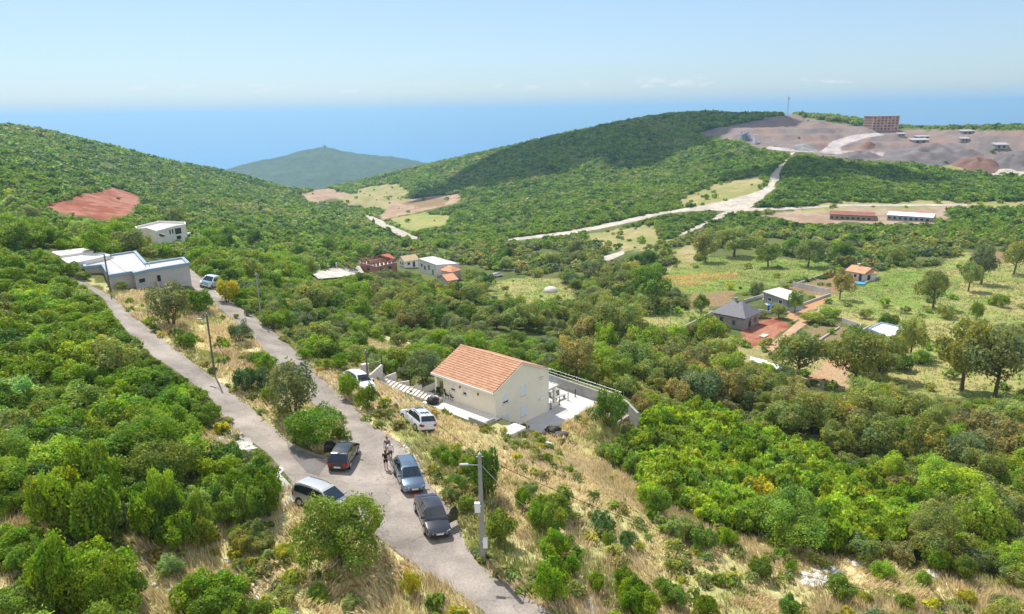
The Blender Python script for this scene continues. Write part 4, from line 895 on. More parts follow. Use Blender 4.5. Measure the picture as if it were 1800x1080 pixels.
def shutter_window(parent, p0, p1, plane, val, gap=.0):
    """white roller shutter in a frame on a wall; p0/p1 = opposite corners (along, z)"""
    (a0, z0), (a1, z1) = p0, p1; a0, a1 = min(a0, a1), max(a0, a1); z0, z1 = min(z0, z1), max(z0, z1)
    def put(mb, x0, x1, y0, y1, d0, d1):
        if plane == 'v': mb.box(x0, x1, val - d1, val - d0, y0, y1)
        else: mb.box(val - d1, val - d0, x0, x1, y0, y1)
    f = MB(); t = .06
    put(f, a0, a0 + t, z0, z1, .0, .05); put(f, a1 - t, a1, z0, z1, 0, .05); put(f, a0 + t, a1 - t, z1 - t, z1, 0, .05); put(f, a0 + t, a1 - t, z0, z0 + t, 0, .05)
    w_ = f.build('window', WHITEP, parent)
    s_ = MB(); n = 10; zz = z0 + t + (z1 - z0 - 2 * t) * gap
    for i in range(n): put(s_, a0 + t, a1 - t, zz + (z1 - t - zz) * i / n + .006, zz + (z1 - t - zz) * (i + 1) / n, .004, .024)
    s_.build('shutter', SHUT, w_)
    if gap: q_ = MB(); put(q_, a0 + t, a1 - t, z0 + t, zz, .002, .014); q_.build('pane', GLASS, w_)
    sl = MB(); put(sl, a0 - .05, a1 + .05, z0 - .06, z0, 0, .11); sl.build('sill', CONCW, w_)
def gw(x0, y0, x1, y1, gap=0):
    a = on_plane(MW, (x0 + x1) / 2 - (x1 - x0) / 2, (y0 + y1) / 2 + 3, 1, .1); c = on_plane(MW, x1, (y0 + y1) / 2 - 3, 1, .1); zt = on_plane(MW, (x0 + x1) / 2, y0 + 2, 1, .1).z; zb = on_plane(MW, (x0 + x1) / 2, y1 - 2, 1, .1).z
    shutter_window(house, (a.x, zb), (c.x, zt), 'v', .1, gap)
gw(883, 691, 893.5, 711, .2); gw(914.4, 674, 924.6, 696.7); gw(914.4, 711, 925, 733); gw(883.3, 725, 894, 743)
def lw(x0, y0, x1, y1, gap=.3):
    a = on_plane(MW, x0, (y0 + y1) / 2, 0, .35); c = on_plane(MW, x1, (y0 + y1) / 2, 0, .35); zt = on_plane(MW, (x0 + x1) / 2, y0 + 1, 0, .35).z; zb = on_plane(MW, (x0 + x1) / 2, y1 - 1, 0, .35).z
    shutter_window(house, (a.y, zb), (c.y, zt), 'u', .35, gap)
lw(792.5, 675.5, 801, 688); lw(814, 683, 821, 695.5, .4)
for px_, py_ in ((809, 680.5), (840.7, 693)):
    p = on_plane(MW, px_, py_, 0, .35); q_ = MB(); q_.box(.24, .35, p.y - .05, p.y + .05, p.z - .14, p.z + .14); q_.build('wall_lamp', DARK, house)
p = on_plane(MW, 951, 699, 1, .1); q_ = MB(); q_.box(p.x - .4, p.x + .4, -.22, .1, p.z - .08, p.z + .06); q_.box(p.x - .35, p.x + .35, -.02, .1, p.z - .3, p.z - .08); q_.build('wall_unit', WHITEP, house, bevel=.02)
p = on_plane(MW, 951, 663, 1, .1); q_ = MB(); q_.box(p.x - .35, p.x + .35, .06, .1, p.z - .03, p.z + .03); q_.box(p.x - .3, p.x + .3, .07, .1, p.z - .3, p.z - .25); q_.build('cable_bracket', METAL, house)
q_ = MB(); q_.tube([(.3, .05, -.12), (.3, .05, -2.7)], .045, 8); q_.tube([(9.02, .05, -.12), (9.02, .05, -5.0)], .045, 8); q_.build('downpipe', WHITEP, house)
q_ = MB(); q_.box(1.68, 1.7, 8.2, 9.0, -2.7, -.5); q_.build('door', mat('beige_door', (.5, .4, .27), .6), house)
q_ = MB(); q_.box(9.0, 11.3, .3, 9.0, -2.78, -2.56); ba = q_.build('balcony', CONCW, house)
q_ = MB()
for i in range(9): q_.tube([(11.2, .4 + i * 1.06, -2.56), (11.2, .4 + i * 1.06, -1.66)], .022, 6)
for zz in (-1.66, -1.95, -2.25): q_.tube([(11.2, .4, zz), (11.2, 8.9, zz)], .018, 6); q_.tube([(9.05, .4, zz), (11.2, .4, zz)], .018, 6)
q_.build('railing', METAL, ba)
for v_ in (.55, 4.6, 8.7): q_ = MB(); q_.box(10.55, 10.85, v_ - .15, v_ + .15, -5.06, -2.78); q_.build('column', PLASTER, house)
q_ = MB(); q_.box(9.0, 11.2, .25, .45, -5.06, -4.55); q_.build('parapet', PLASTER, house)
# concrete around the house
q_ = MB(); q_.box(2.7, 9.0, -3.2, .1, -5.6, -5.02); q_.box(9.0, 15.2, -3.2, 11, -5.6, -5.03); q_.box(11.5, 14.9, -7.6, -3.2, -5.6, -5.035)
terr = q_.build('terrace', CONCG, None); terr.matrix_world = MW; tag(terr, kind='structure')
terr.data.materials[0] = mat('terrace_concrete', (.52, .5, .475), .9, .1, .9, bump=.08)
q_ = MB(); q_.box(-2.1, .35, -.6, 8.8, -4.4, -2.66); q_.box(-1.3, 1.7, 8.8, 11.6, -4.2, -2.67); q_.box(-1.6, .3, -2.0, -.6, -5.0, -2.9)
pat = q_.build('patio', mat('patio_concrete', (.64, .61, .57), .9, .08, .9, bump=.06), None); pat.matrix_world = MW; tag(pat, kind='structure')
q_ = MB(); q_.box(-1.9, .6, -3.9, -2.3, -5.4, -2.78); o = q_.build('concrete_block', mat('pale_slab', (.66, .63, .58), .9, .06, 1.5), None, bevel=.03); o.matrix_world = MW
tag(o, 'pale flat concrete block at the end of the house patio', 'concrete block')
q_ = MB(); q_.box(-2.3, -2.1, -1.2, 1.4, -4.2, -2.2); q_.box(-2.1, -.6, -.75, -.6, -4.2, -2.25); o = q_.build('low_wall', CONCG, None); o.matrix_world = MW; tag(o, 'low dark stone wall at the corner of the white patio', 'wall')
rw = MB(); W_ = [(15.3, 11.5), (15.5, 5.5), (14.6, -6.6), (12.5, -9.5)]
for (a, b_), (c, d) in zip(W_, W_[1:]):
    n = Vector((-(d - b_), c - a)).normalized() * .12; rw.prism([(a - n.x, b_ - n.y), (c - n.x, d - n.y), (c + n.x, d + n.y), (a + n.x, b_ + n.y)], -7.2, -3.75)
o = rw.build('retaining_wall', CONCG, None); o.matrix_world = MW; tag(o, 'long grey retaining wall along the outer side of the terrace', 'wall')
q_ = MB()
for i in range(11):
    f = i / 10; y_ = 11 - 17 * f; x_ = 15.3 + .2 * min(1, f * 3) - .7 * max(0, f - .35); q_.tube([(x_, y_, -3.8), (x_, y_, -2.9)], .025, 6)
for zz in (-2.95, -3.35): q_.tube([(15.35, 11, zz), (15.45, 5.5, zz), (14.65, -6, zz)], .012, 5)
o = q_.build('wire_fence', METAL, None); o.matrix_world = MW; tag(o, 'thin wire fence on top of the terrace retaining wall', 'fence')
for i, (u_, l_) in enumerate(((9.6, 'black post standing closest to the house on the terrace'), (11.2, 'second black terrace post counting from the house corner'), (12.8, 'middle one of the five black terrace posts'), (14.2, 'fourth black terrace post counting from the house corner'), (15.1, 'black terrace post next to the retaining wall'))):
    q_ = MB(); q_.tube([(0, 0, -.05), (0, 0, .95)], .05, 8); q_.box(-.09, .09, -.09, .09, -.03, .02); q_.lathe([(.055, .95), (.055, .98), (.01, 1.0)], n=8)
    o = q_.build('fence_post', DARK); o.matrix_world = MW @ Matrix.Translation((u_, .15, -5.03)); tag(o, l_, 'post', 'black posts on the terrace')
# garden bench set on the terrace
q_ = MB(); q_.box(-.8, .8, -.35, .35, .68, .74); bt = None
gt = empty('garden_table', MW @ Vector((12.9, 2.4, -5.03)), -40); tag(gt, 'small grey garden table on the terrace behind the house column', 'table'); q_.build('table_top', CONCG, gt)
for sx in (-.65, .65): q_ = MB(); q_.box(sx - .05, sx + .05, -.3, .3, 0, .68); q_.build('leg', CONCG, gt)
gt = empty('garden_bench', MW @ Vector((12.5, 1.1, -5.03)), -40); tag(gt, 'low grey garden bench on the terrace in front of the table', 'bench'); q_ = MB(); q_.box(-.8, .8, -.2, .2, .4, .46); q_.build('seat', CONCG, gt)
for sx in (-.65, .65): q_ = MB(); q_.box(sx - .05, sx + .05, -.16, .16, 0, .4); q_.build('leg', CONCG, gt)
# patio chairs
def chair(pos, az, label):
    r = empty('garden_chair', pos, az); tag(r, label, 'chair', 'black chairs on the patio')
    q_ = MB(); q_.box(-.26, .26, -.25, .25, .4, .45); q_.build('seat', DARK, r)
    q_ = MB(); q_.slab([(-.26, -.25, .45), (.26, -.25, .45), (.26, -.42, 1.1), (-.26, -.42, 1.1)], .04); q_.build('backrest', DARK, r)
    for sx in (-.24, .24):
        for sy in (-.22, .22): q_ = MB(); q_.tube([(sx, sy, 0), (sx, sy, .42)], .02, 6); q_.build('leg', DARK, r)
        q_ = MB(); q_.box(sx - .03, sx + .03, -.3, .22, .62, .66); q_.build('armrest', DARK, r)
for px_, py_, az, l in ((788.5, 701, 130, 'black garden chair nearest the porch pillar'), (768.5, 699, 200, 'black garden chair standing left by the patio edge'), (797, 704, 150, 'black garden chair under the left shutter window')):
    p = on_z(px_, py_, -2.66); chair((p[0], p[1], -2.66), az, l)
# ---- generic buildings: outlines of their roofs in photo pixels at a height give plan and size
def offset_poly(pl, d):
    n = len(pl); o = []; area = sum(pl[i][0] * pl[(i + 1) % n][1] - pl[(i + 1) % n][0] * pl[i][1] for i in range(n)); s = 1 if area > 0 else -1
    for i in range(n):
        a, b_, c = Vector(pl[i - 1]), Vector(pl[i]), Vector(pl[(i + 1) % n]); e1 = (b_ - a).normalized(); e2 = (c - b_).normalized()
        n1 = Vector((e1.y, -e1.x)) * s; n2 = Vector((e2.y, -e2.x)) * s; m_ = (n1 + n2); m_ = m_ / max(.3, m_.dot(n1)); o.append(tuple(b_ + m_ * d))
    return o
def flat_house(name, label, cat, roofpx, zr, zb, wallm, roofm, edgem=None, par=.3, slab=.22, over=.12, windows=(), thick=.25):
    pl = [tuple(on_z(x_, y_, zr)[:2]) for x_, y_ in P2(roofpx)]; c = np.mean(pl, 0); r = empty(name, (c[0], c[1], zb)); tag(r, label, cat)
    lp = [(a - c[0], b_ - c[1]) for a, b_ in pl]; h = zr - zb
    MB().prism(lp, -2.5, h - slab).build('wall', wallm, r)
    rf = MB().prism(offset_poly(lp, over - .004), h - slab, h - .06).build('roof', roofm, r)
    if edgem:
        o_, i_ = offset_poly(lp, over), offset_poly(lp, over - thick); n = len(lp); q_ = MB()
        q_.add([(*p_, h - slab + .02) for p_ in o_] + [(*p_, h + par) for p_ in o_] + [(*p_, h + par) for p_ in i_] + [(*p_, h - .07) for p_ in i_],
               [(k * n + i, k * n + (i + 1) % n, (k + 1) * n + (i + 1) % n, (k + 1) * n + i) for k in range(3) for i in range(n)])
        q_.build('parapet', edgem, rf)
    for e, x0, y0, x1, y1, *k in windows:      # e = wall edge index; pixel rectangle of the opening
        a, b_ = Vector(lp[e]), Vector(lp[(e + 1) % len(lp)]); d = (b_ - a).normalized(); nrm = Vector((d.y, -d.x))
        if nrm.dot(Vector((-c[0], -c[1]))) < 0: nrm = -nrm
        def hit(px_, py_):
            dd = Vector(rays(px_, py_)); o = Vector((-c[0], -c[1], CZ - zb)); t = (a - o.xy).dot(nrm) / dd.xy.dot(nrm); return o + dd * t
        ym = (y0 + y1) / 2; s0 = (hit(x0, ym).xy - a).dot(d); s1 = (hit(x1, ym).xy - a).dot(d); zt = hit((x0 + x1) / 2, y0).z; zbb = hit((x0 + x1) / 2, y1).z
        s0, s1 = sorted((s0, s1))
        def bar(mb, u0, u1, z0, z1, dep):
            P_ = [a + d * u0 + nrm * .0, a + d * u1, a + d * u1 + nrm * dep, a + d * u0 + nrm * dep]; mb.prism([tuple(p_) for p_ in P_], z0, z1)
        f = MB(); w_ = .07; bar(f, s0 - w_, s0, zbb, zt, .05); bar(f, s1, s1 + w_, zbb, zt, .05); bar(f, s0 - w_, s1 + w_, zt, zt + w_, .05); bar(f, s0 - w_ * 1.5, s1 + w_ * 1.5, zbb - w_, zbb, .08)
        wo_ = f.build('window', WHITEP if not k else k[0], r); g_ = MB(); bar(g_, s0, s1, zbb, zt, .02); g_.build('pane', GLASS, wo_)
    return r, lp, h
grey, _, h_ = flat_house('flat_roofed_house', 'long grey flat-roofed house with blue roof edging at the upper left', 'house',
    "144,457.5 149,470.5 180,467 192,485.5 233,479 236.5,481.5 262,475.5 332,464 322,454.4 256.7,464.4 237.8,443.3", 5.6, 1.9, GREYP, ROOFG, BLUEG, .22, .25, .15,
    [(5, 244, 490, 255, 497, GREYP), (6, 276, 484, 282.5, 495, GREYP)], .45)
for px_, py_ in ((256, 469), (262.5, 468)):
    p = on_z(px_, py_, 5.55) ; q_ = MB(); q_.tube([(0, 0, 0), (0, 0, .5), (.18, 0, .55)], .06, 6); o = q_.build('vent_pipe', METAL, None); o.parent = grey; o.location = (p[0] - grey.location.x, p[1] - grey.location.y, h_ - .07)
def px_walls(name, label, runs, h, t, m, cat='wall', base=.4, kind=None, parent=None, capm=None):
    """free-standing wall following photo pixels along the ground"""
    e = px_edges(P2(runs), 9); n_ = len(P2(runs)); pp = P2(runs); pl = []
    for (a, b_), (c, d) in zip(pp, pp[1:]):
        k = max(1, int(math.hypot(c - a, d - b_) / 9)); pl += [(a + (c - a) * i / k, b_ + (d - b_) * i / k) for i in range(k)]
    pl.append(pp[-1]); w_ = at(np.array([p_[0] for p_ in pl]), np.array([p_[1] for p_ in pl])); q_ = MB(); c0 = w_[0]; N_ = len(w_); Vv = []; Fv = []
    for i in range(N_):
        d = w_[min(i + 1, N_ - 1)] - w_[max(i - 1, 0)]; d = Vector(d[:2]).normalized(); n = Vector((-d.y, d.x)) * t / 2; p_ = w_[i] - c0
        Vv += [(p_[0] - n.x, p_[1] - n.y, p_[2] - base), (p_[0] - n.x, p_[1] - n.y, p_[2] + h), (p_[0] + n.x, p_[1] + n.y, p_[2] + h), (p_[0] + n.x, p_[1] + n.y, p_[2] - base)]
    for i in range(N_ - 1):
        for k in range(4): Fv.append((4 * i + k, 4 * i + (k + 1) % 4, 4 * i + 4 + (k + 1) % 4, 4 * i + 4 + k))
    Fv += [(0, 1, 2, 3), (4 * N_ - 4, 4 * N_ - 3, 4 * N_ - 2, 4 * N_ - 1)]
    q_.add(Vv, Fv); o = q_.build(name, m, None); o.location = c0; return tag(o, label, cat, None, kind)
px_walls('garden_wall', 'low pale wall in front of the grey flat-roofed house', "213,502 240,499 258,498 280,507", .9, .25, PINK)
px_walls('kerb_wall', 'short white-topped wall below the right corner of the grey house', "281,513 303,510", .5, .3, CONCW)
flat_house('carport', 'long white flat carport roof behind the grey flat-roofed house', 'carport', "108,453 178,442.5 192,447.5 122,463", at1(130, 466).z + .9, at1(130, 466).z - 1.5, PALEP, ROOFW, None)
flat_house('shed', 'small pale flat roof behind a tree at the far upper left', 'shed', "90,442 112,439 150,435.5 163,441 105,449", at1(105, 453).z + .5, at1(105, 453).z - 1.5, PALEP, CONCW, None)
# terrace villa further up the valley
vil, lp, h_ = flat_house('villa', 'two-storey cream villa with outside stairs on the far left slope', 'villa', "238,401.5 281,391.5 325.5,393.3 326.2,397 305.6,400.6 276,409 258,403.5 242,405", -2.6, -8.6, PALEP, ROOFG, PALEP, .5, .25, .1,
    [(4, 297, 403, 300, 412), (4, 301.5, 401.5, 304.5, 411), (3, 308, 402, 318, 411, DARK), (3, 311, 415, 318, 420, DARK), (6, 246, 409, 250, 416), (5, 280, 412, 290, 417)], .3)
p0 = on_z(256, 402, -3); p1 = on_z(284, 419, -7.5); q_ = MB(); c_ = vil.location
for i in range(10):
    f = i / 10; a = Vector(p0).lerp(Vector(p1), f) - c_; q_.box(a.x - .7, a.x + .7, a.y - .5, a.y + .5, a.z - .5, a.z)
q_.build('stairs', PALEP, vil)
p = on_z(318, 411, -5.7); q_ = MB(); q_.box(p[0] - c_.x - 2, p[0] - c_.x + 2.4, p[1] - c_.y - 1, p[1] - c_.y + 1.2, p[2] - c_.z - .1, p[2] - c_.z + .1); q_.box(p[0] - c_.x - 2, p[0] - c_.x + 2.4, p[1] - c_.y - 1, p[1] - c_.y - .9, p[2] - c_.z + .1, p[2] - c_.z + .9); q_.build('balcony', PALEP, vil)
sheet_px('villa_yard', "232,425 262,417 268,422 240,430", .15, CONC)
sheet_px('concrete_pad', "372,443 385,439 402,444 384,447", .9, CONC)
sheet_px('building_plot', "545,482 560,478 600,472 632,470 640,482 600,490 560,494", .6, CONC)
for px_, py_ in ((559, 480), (562, 478), (577, 476), (592, 474)):
    p = at1(px_, py_); q_ = MB(); q_.box(-.2, .2, -.2, .2, -.3, 2.6); q_.box(-.05, -.02, -.05, -.02, 2.6, 3.2); q_.box(.02, .05, .02, .05, 2.6, 3.2); o = q_.build('concrete_column', CONCW); o.location = p; tag(o, 'bare concrete column on the unfinished white floor slab', 'column', 'columns of the unfinished slab')
# unfinished brick house
bh, lp, h_ = flat_house('brick_house', 'unfinished red brick house without a roof in the valley', 'house', "633,461.5 662,468.5 697.5,460.5 672,455", at1(663, 481).z + 3.3, at1(663, 481).z, BRICK, CONCW, None, windows=[(1, 668, 471, 674, 478, BRICK), (1, 682, 468, 688, 475, BRICK), (0, 645, 468, 650, 475, BRICK)])
q_ = MB(); L4 = [Vector(p_) for p_ in offset_poly(lp, -.25)]
for a, b_ in zip(L4, L4[1:] + L4[:1]):
    for k in range(5):
        s_ = a.lerp(b_, k / 5); e = a.lerp(b_, (k + .62) / 5); d = (b_ - a).normalized(); n = Vector((-d.y, d.x)) * .12; q_.prism([tuple(s_ - n), tuple(e - n), tuple(e + n), tuple(s_ + n)], h_ - .06, h_ + (1.0 if k % 2 else 1.5))
a, b_, c, d_ = L4; mid = a.lerp(c, .5)
q_.prism([tuple(a.lerp(b_, .5)), tuple(a.lerp(b_, .56)), tuple(c.lerp(d_, .44)), tuple(c.lerp(d_, .5))], h_ - .06, h_ + 1.4)
q_.build('upper_wall', BRICK, bh)
q_ = MB(); u, v = c.lerp(d_, .5), d_; q_.slab([(*c.lerp(b_, .1), h_ + 1.2), (*c, h_ + 1.2), (*u, h_ + 2.6), (*u.lerp(mid, .8), h_ + 2.6)], .15); q_.slab([(*u, h_ + 2.6), (*v, h_ + 1.3), (*v.lerp(a, .4), h_ + 1.3), (*u.lerp(mid, .8), h_ + 2.6)], .15); q_.build('roof', mat('new_red_tile', (.4, .1, .065), .8, .15, 1), bh)
def roofed_house(name, label, eave, zb, he, hr, wallm, roofm, kind='gable', along=0, over=.35, windows=(), cat='house', chimney=False):
    """house from three eave corners (photo px at eave height); fourth corner completes the rectangle"""
    a, b_, c = [Vector(on_z(x_, y_, zb + he)[:2]) for x_, y_ in P2(eave)]
    d = (b_ - a); n = Vector((-d.y, d.x)).normalized(); w_ = (c - b_).dot(n); c = b_ + n * w_; dd = a + n * w_
    ctr = (a + c) / 2; r = empty(name, (ctr.x, ctr.y, zb)); tag(r, label, cat)
    E_ = [p_ - ctr for p_ in (a, b_, c, dd)]
    if along == 1: E_ = E_[1:] + E_[:1]
    o_ = offset_poly([tuple(p_) for p_ in E_], over); 
    o_ = [Vector(p_) for p_ in o_]; inn = E_
    rA, rB = (inn[0] + inn[3]) / 2, (inn[1] + inn[2]) / 2; oA, oB = (o_[0] + o_[3]) / 2, (o_[1] + o_[2]) / 2
    if kind == 'hip': L = (oB - oA).length; k = min(.36, ((o_[3] - o_[0]).length / 2) / L); oA, oB = oA.lerp(oB, k), oB.lerp(oA, k)
    wl = MB(); wl.prism([tuple(p_) for p_ in inn], -2, he)
    if kind == 'gable':
        for (p_, q__, rr) in ((inn[0], inn[3], rA), (inn[1], inn[2], rB)):
            s_ = (rA - rB).normalized() * (.12 if rr is rB else -.12)
            wl.add([(*p_, he), (*q__, he), (*rr, he + hr - .08), (*(p_ + s_), he), (*(q__ + s_), he), (*(rr + s_), he + hr - .08)], [(0, 1, 2), (3, 5, 4), (0, 2, 5, 3), (1, 4, 5, 2)])
    wl.build('wall', wallm, r)
    rf = MB(); k = hr / ((o_[3] - o_[0]).length / 2) * over; ze = he - k * .6; zt = he + hr
    rf.slab([(*o_[0], ze), (*o_[1], ze), (*oB, zt), (*oA, zt)], .14); rf.slab([(*o_[2], ze), (*o_[3], ze), (*oA, zt), (*oB, zt)], .14)
    if kind == 'hip': rf.slab([(*o_[1], ze), (*o_[2], ze), (*oB, zt)], .14); rf.slab([(*o_[3], ze), (*o_[0], ze), (*oA, zt)], .14)
    ro_ = rf.build('roof', roofm, r)
    if chimney: p_ = oA.lerp(oB, .35); q_ = MB(); q_.box(p_.x - .3, p_.x + .3, p_.y - .3, p_.y + .3, zt - .7, zt + .8); q_.box(p_.x - .4, p_.x + .4, p_.y - .4, p_.y + .4, zt + .8, zt + .92); q_.build('chimney', wallm, ro_)
    for e, s0, s1, z0, z1, *mm in windows:
        p_, q__ = inn[e], inn[(e + 1) % 4]; t_ = (q__ - p_).normalized(); nn = Vector((t_.y, -t_.x)); L = (q__ - p_).length
        if nn.dot(-(p_ + q__)) > 0: nn = -nn
        def bar(mb, u0, u1, za, zb_, dep): mb.prism([tuple(p_ + t_ * u0), tuple(p_ + t_ * u1), tuple(p_ + t_ * u1 + nn * dep), tuple(p_ + t_ * u0 + nn * dep)], za, zb_)
        f = MB(); w2 = .09; bar(f, s0 * L - w2, s0 * L, z0, z1, .06); bar(f, s1 * L, s1 * L + w2, z0, z1, .06); bar(f, s0 * L - w2, s1 * L + w2, z1, z1 + w2, .06); bar(f, s0 * L - w2, s1 * L + w2, z0 - w2, z0, .1)
        wo_ = f.build('window', mm[0] if mm else WHITEP, r); g_ = MB(); bar(g_, s0 * L, s1 * L, z0, z1, .025); g_.build('pane', GLASS, wo_)
    return r
roofed_house('cottage', 'small white cottage with pale yellow roof beside the brick house', "700,456.5 711,460 729,454.5", at1(712, 472).z, 2.7, 1.7, WHITEP, mat('pale_yellow_tile', (.5, .37, .22), .85, .12, 1), 'gable', 1, .4, [(0, .2, .4, 1, 2.1), (3, .3, .5, 1.1, 2.1), (3, .65, .82, 1.1, 2.1), (0, .6, .75, 0, 2, WOOD)])
flat_house('white_house', 'white flat-roofed house with orange annex in the valley', 'house', "735.5,455 766.7,466 806.7,463.8 760,451", at1(767, 489).z + 4.6, at1(767, 489).z, mat('whitewash', (.56, .58, .6), .85, .08, .6), ROOFW, CONCW, .15, .25, .1, [(0, 746, 468, 748, 474, DARK), (0, 753, 466, 755.5, 475), (0, 760, 474, 762.5, 484), (0, 740, 464, 743, 469)])
roofed_house('annex', 'pinkish annex with orange hipped roof beside the white flat-roofed house', "775,475 794,478.5 809,474.5", at1(795, 494).z, 3.6, 1.6, PINK, TERRA, 'hip', 0, .3, [(0, .2, .35, 1, 2.2), (0, .6, .75, 1, 2.2)])
roofed_house('outbuilding', 'small grey outbuilding with pale orange roof below the annex', "770,488 787,494 799,489.5", at1(788, 504).z, 2.6, 1.5, GREYP, TERRA, 'gable', 1, .4, [(0, .4, .6, .2, 2.0, DARK)])
px_walls('yard_wall', 'dark grey yard wall below the pale orange outbuilding', "774,514 797,508", 2.2, .3, CONCG)
roofed_house('slate_house', 'grey blockwork house with dark hipped roof by the red earth plot', "1255,548.5 1308.8,559 1325,545", at1(1311, 578).z, 3.1, 2.5, BLOCK, SLATE, 'hip', 0, .5, [(0, .2, .33, 1.2, 2.2, BLOCK), (0, .62, .72, .9, 2.0, BLOCK), (1, .3, .45, .1, 2.1, BLOCK), (1, .65, .8, .9, 2.0, BLOCK)], chimney=True)
flat_house('grey_block_house', 'dark block house with whitish flat roof and two white windows on the right', 'house', "1343,512 1384.6,526.5 1410,517 1370,505.5", at1(1384, 542).z + 3.2, at1(1384, 542).z, BLOCK, mat('pale_roof_screed', (.58, .53, .48), .9, .15, .6), None, windows=[(0, 1350, 524, 1356, 529.5), (0, 1369, 528, 1375, 534)], over=.3)
roofed_house('tiled_cottage', 'pale cottage with orange tiled roof at the edge of the bright green field', "1488,476 1519,481.5 1529,474", at1(1515, 495).z, 2.5, 1.3, mat('pale_blue_wash', (.5, .51, .53), .9, .12, .8), TERRA, 'gable', 0, .4, [(0, .15, .3, .9, 1.9), (0, .45, .6, .9, 1.9), (0, .75, .88, .1, 2, WOOD)], chimney=True)
roofed_house('tiled_lean_to', 'small orange-roofed extension right of the pale tiled cottage', "1519,482 1539,481 1542,475", at1(1530, 495).z, 2.3, .9, mat('pale_blue_wash', (.5, .51, .53)), TERRA, 'gable', 0, .3, [(0, .3, .6, .1, 1.9, WHITEP)])
flat_house('white_roofed_store', 'low store with white flat roof and dark walls among the oaks on the right', 'store', "1526.5,578.5 1569,597 1585,576 1549.7,568", at1(1569, 606).z + 2.4, at1(1569, 606).z, BLOCK, ROOFW, BLUEG, .2, .2, .1, [], .3)
for s, l in (("1321,627.5 1347,634 1345,640 1320,633", 'white sheet roof shed behind the dense dark oak'), ("1351,637.5 1379,644 1373,651.5 1349,643", 'white sheet roof shed leaning against the dense dark oak'), ("1287,633.5 1305,633 1303,639 1287,639", 'smallest white sheet roof half hidden in the wood')):
    flat_house('shed', l, 'shed', s, at1(1360, 656).z + 2.3, at1(1360, 656).z - .5, CONCG, ROOFW, None, over=.2)
GW = mat('rendered_garden_wall', (.46, .43, .4), .9, .14, 1)
for s, l, hh in (("1200,581 1222,570 1253,553", 'long low grey wall running left from the slate-roofed house', 1.0), ("1308,533 1342,523 1352,519", 'grey wall behind the slate-roofed house', 1.0), ("1390,504 1408,499 1440,488 1488,475", 'pale wall along the far edge of the brown plot', .8), ("1393,504 1425,511 1457,518", 'tall grey wall across the brown plot', 1.6),
                 ("1364,553 1390,545 1425,532 1459,520", 'pale wall along the orange earth path', .7), ("1480,567 1500,574 1512,578 1508,587 1495,597", 'curved pale wall round the small brown plot', 1.2), ("1327,548 1352,552 1366,544", 'low round-cornered wall before the block house', .8), ("1440,600 1475,577", 'thin white wall dividing the small brown plot', .4), ("1500,594 1530,578", 'pale wall leading to the white flat-roofed store', .9),
                 ("1500,688 1530,665 1570,637", 'low stone wall behind the leaning oak', .6), ("1435,672 1455,679 1485,684", 'broken stone wall along the orange yard', .5), ("1520,499 1545,488", 'low wall right of the tiled cottage', .6)):
    px_walls('garden_wall', l, s, hh, .25, GW)
sheet_px('earth_slab', "1334,592 1342,588 1352,590 1343,595", .2, CONC)
sheet_px('house_path', "1340,524 1352,520 1382,543 1412,535 1412,545 1378,552 1345,536", .1, CONC)
p = at1(1354, 546); q_ = MB(); q_.lathe([(.75, 0), (.78, .1), (.75, .7), (.78, .8), (.75, 1.5), (.6, 1.65), (.2, 1.75), (.2, 1.85)], n=20); o = q_.build('water_tank', mat('blue_plastic', (.015, .09, .42), .4), None, smooth=True); o.location = p; tag(o, 'round blue water tank in front of the dark block house', 'tank')
p = at1(1512, 500); q_ = MB(); q_.lathe([(1.5, 0), (1.55, .5), (1.4, .5), (1.4, .35)], n=20); o = q_.build('paddling_pool', mat('light_blue_plastic', (.1, .4, .62), .4), None); o.location = p; tag(o, 'round light blue pool in front of the tiled cottage', 'pool')
# long sheds beyond the valley road
def long_shed(s, zb, h, rm, wm, label):
    a, b_, c = [Vector(on_z(x_, y_, zb + h)[:2]) for x_, y_ in P2(s)]; return roofed_house('long_shed', label, s, zb, h, .9, wm, rm, 'gable', 0, .3, [(0, .02 + k * .12, .08 + k * .12, .6, 1.6, WOOD) for k in range(8)], 'shed')
zy = at1(1500, 389).z; zy2 = at1(1600, 390).z
long_shed("1459,377 1537,380.5 1539,374", zy, 2.6, RUST, WOOD, 'long shed with rusty brown roof on the bare strip'); long_shed("1560,378 1640,383 1643,377", zy2, 2.4, ROOFW, mat('blue_grey_sheet', (.26, .3, .34), .7, .15, 1), 'long shed with white roof right of the rusty one')
# ---- the quarry
qb = at1(1547, 229); kk = depth_of(qb) / F; Wd = 50 * kk; Hq = 24 * kk
qh = empty('quarry_building', qb, -4); tag(qh, 'big unfinished red brick building on the quarry skyline', 'building')
q_ = MB(); q_.prism([(-Wd * .46, -8), (Wd * .46, -8), (Wd * .46, 8), (-Wd * .46, 8)], -4, Hq * .96); q_.build('wall', mat('faded_brick', (.4, .2, .155), .9, .2, .2), qh)
fl = 5
for i in range(fl + 1): q_ = MB(); z_ = Hq * .96 * i / fl; q_.box(-Wd * .48, Wd * .48, -8.6, 8.6, z_, z_ + .5); q_.build('floor_slab', mat('old_concrete', (.46, .36, .32), .9, .15, .2), qh)
for i in range(8): x_ = -Wd * .46 + Wd * .92 * i / 7; q_ = MB(); q_.box(x_ - .35, x_ + .35, -8.5, -7.9, -2, Hq * .96); q_.build('pillar', mat('old_concrete', (.46, .36, .32)), qh)
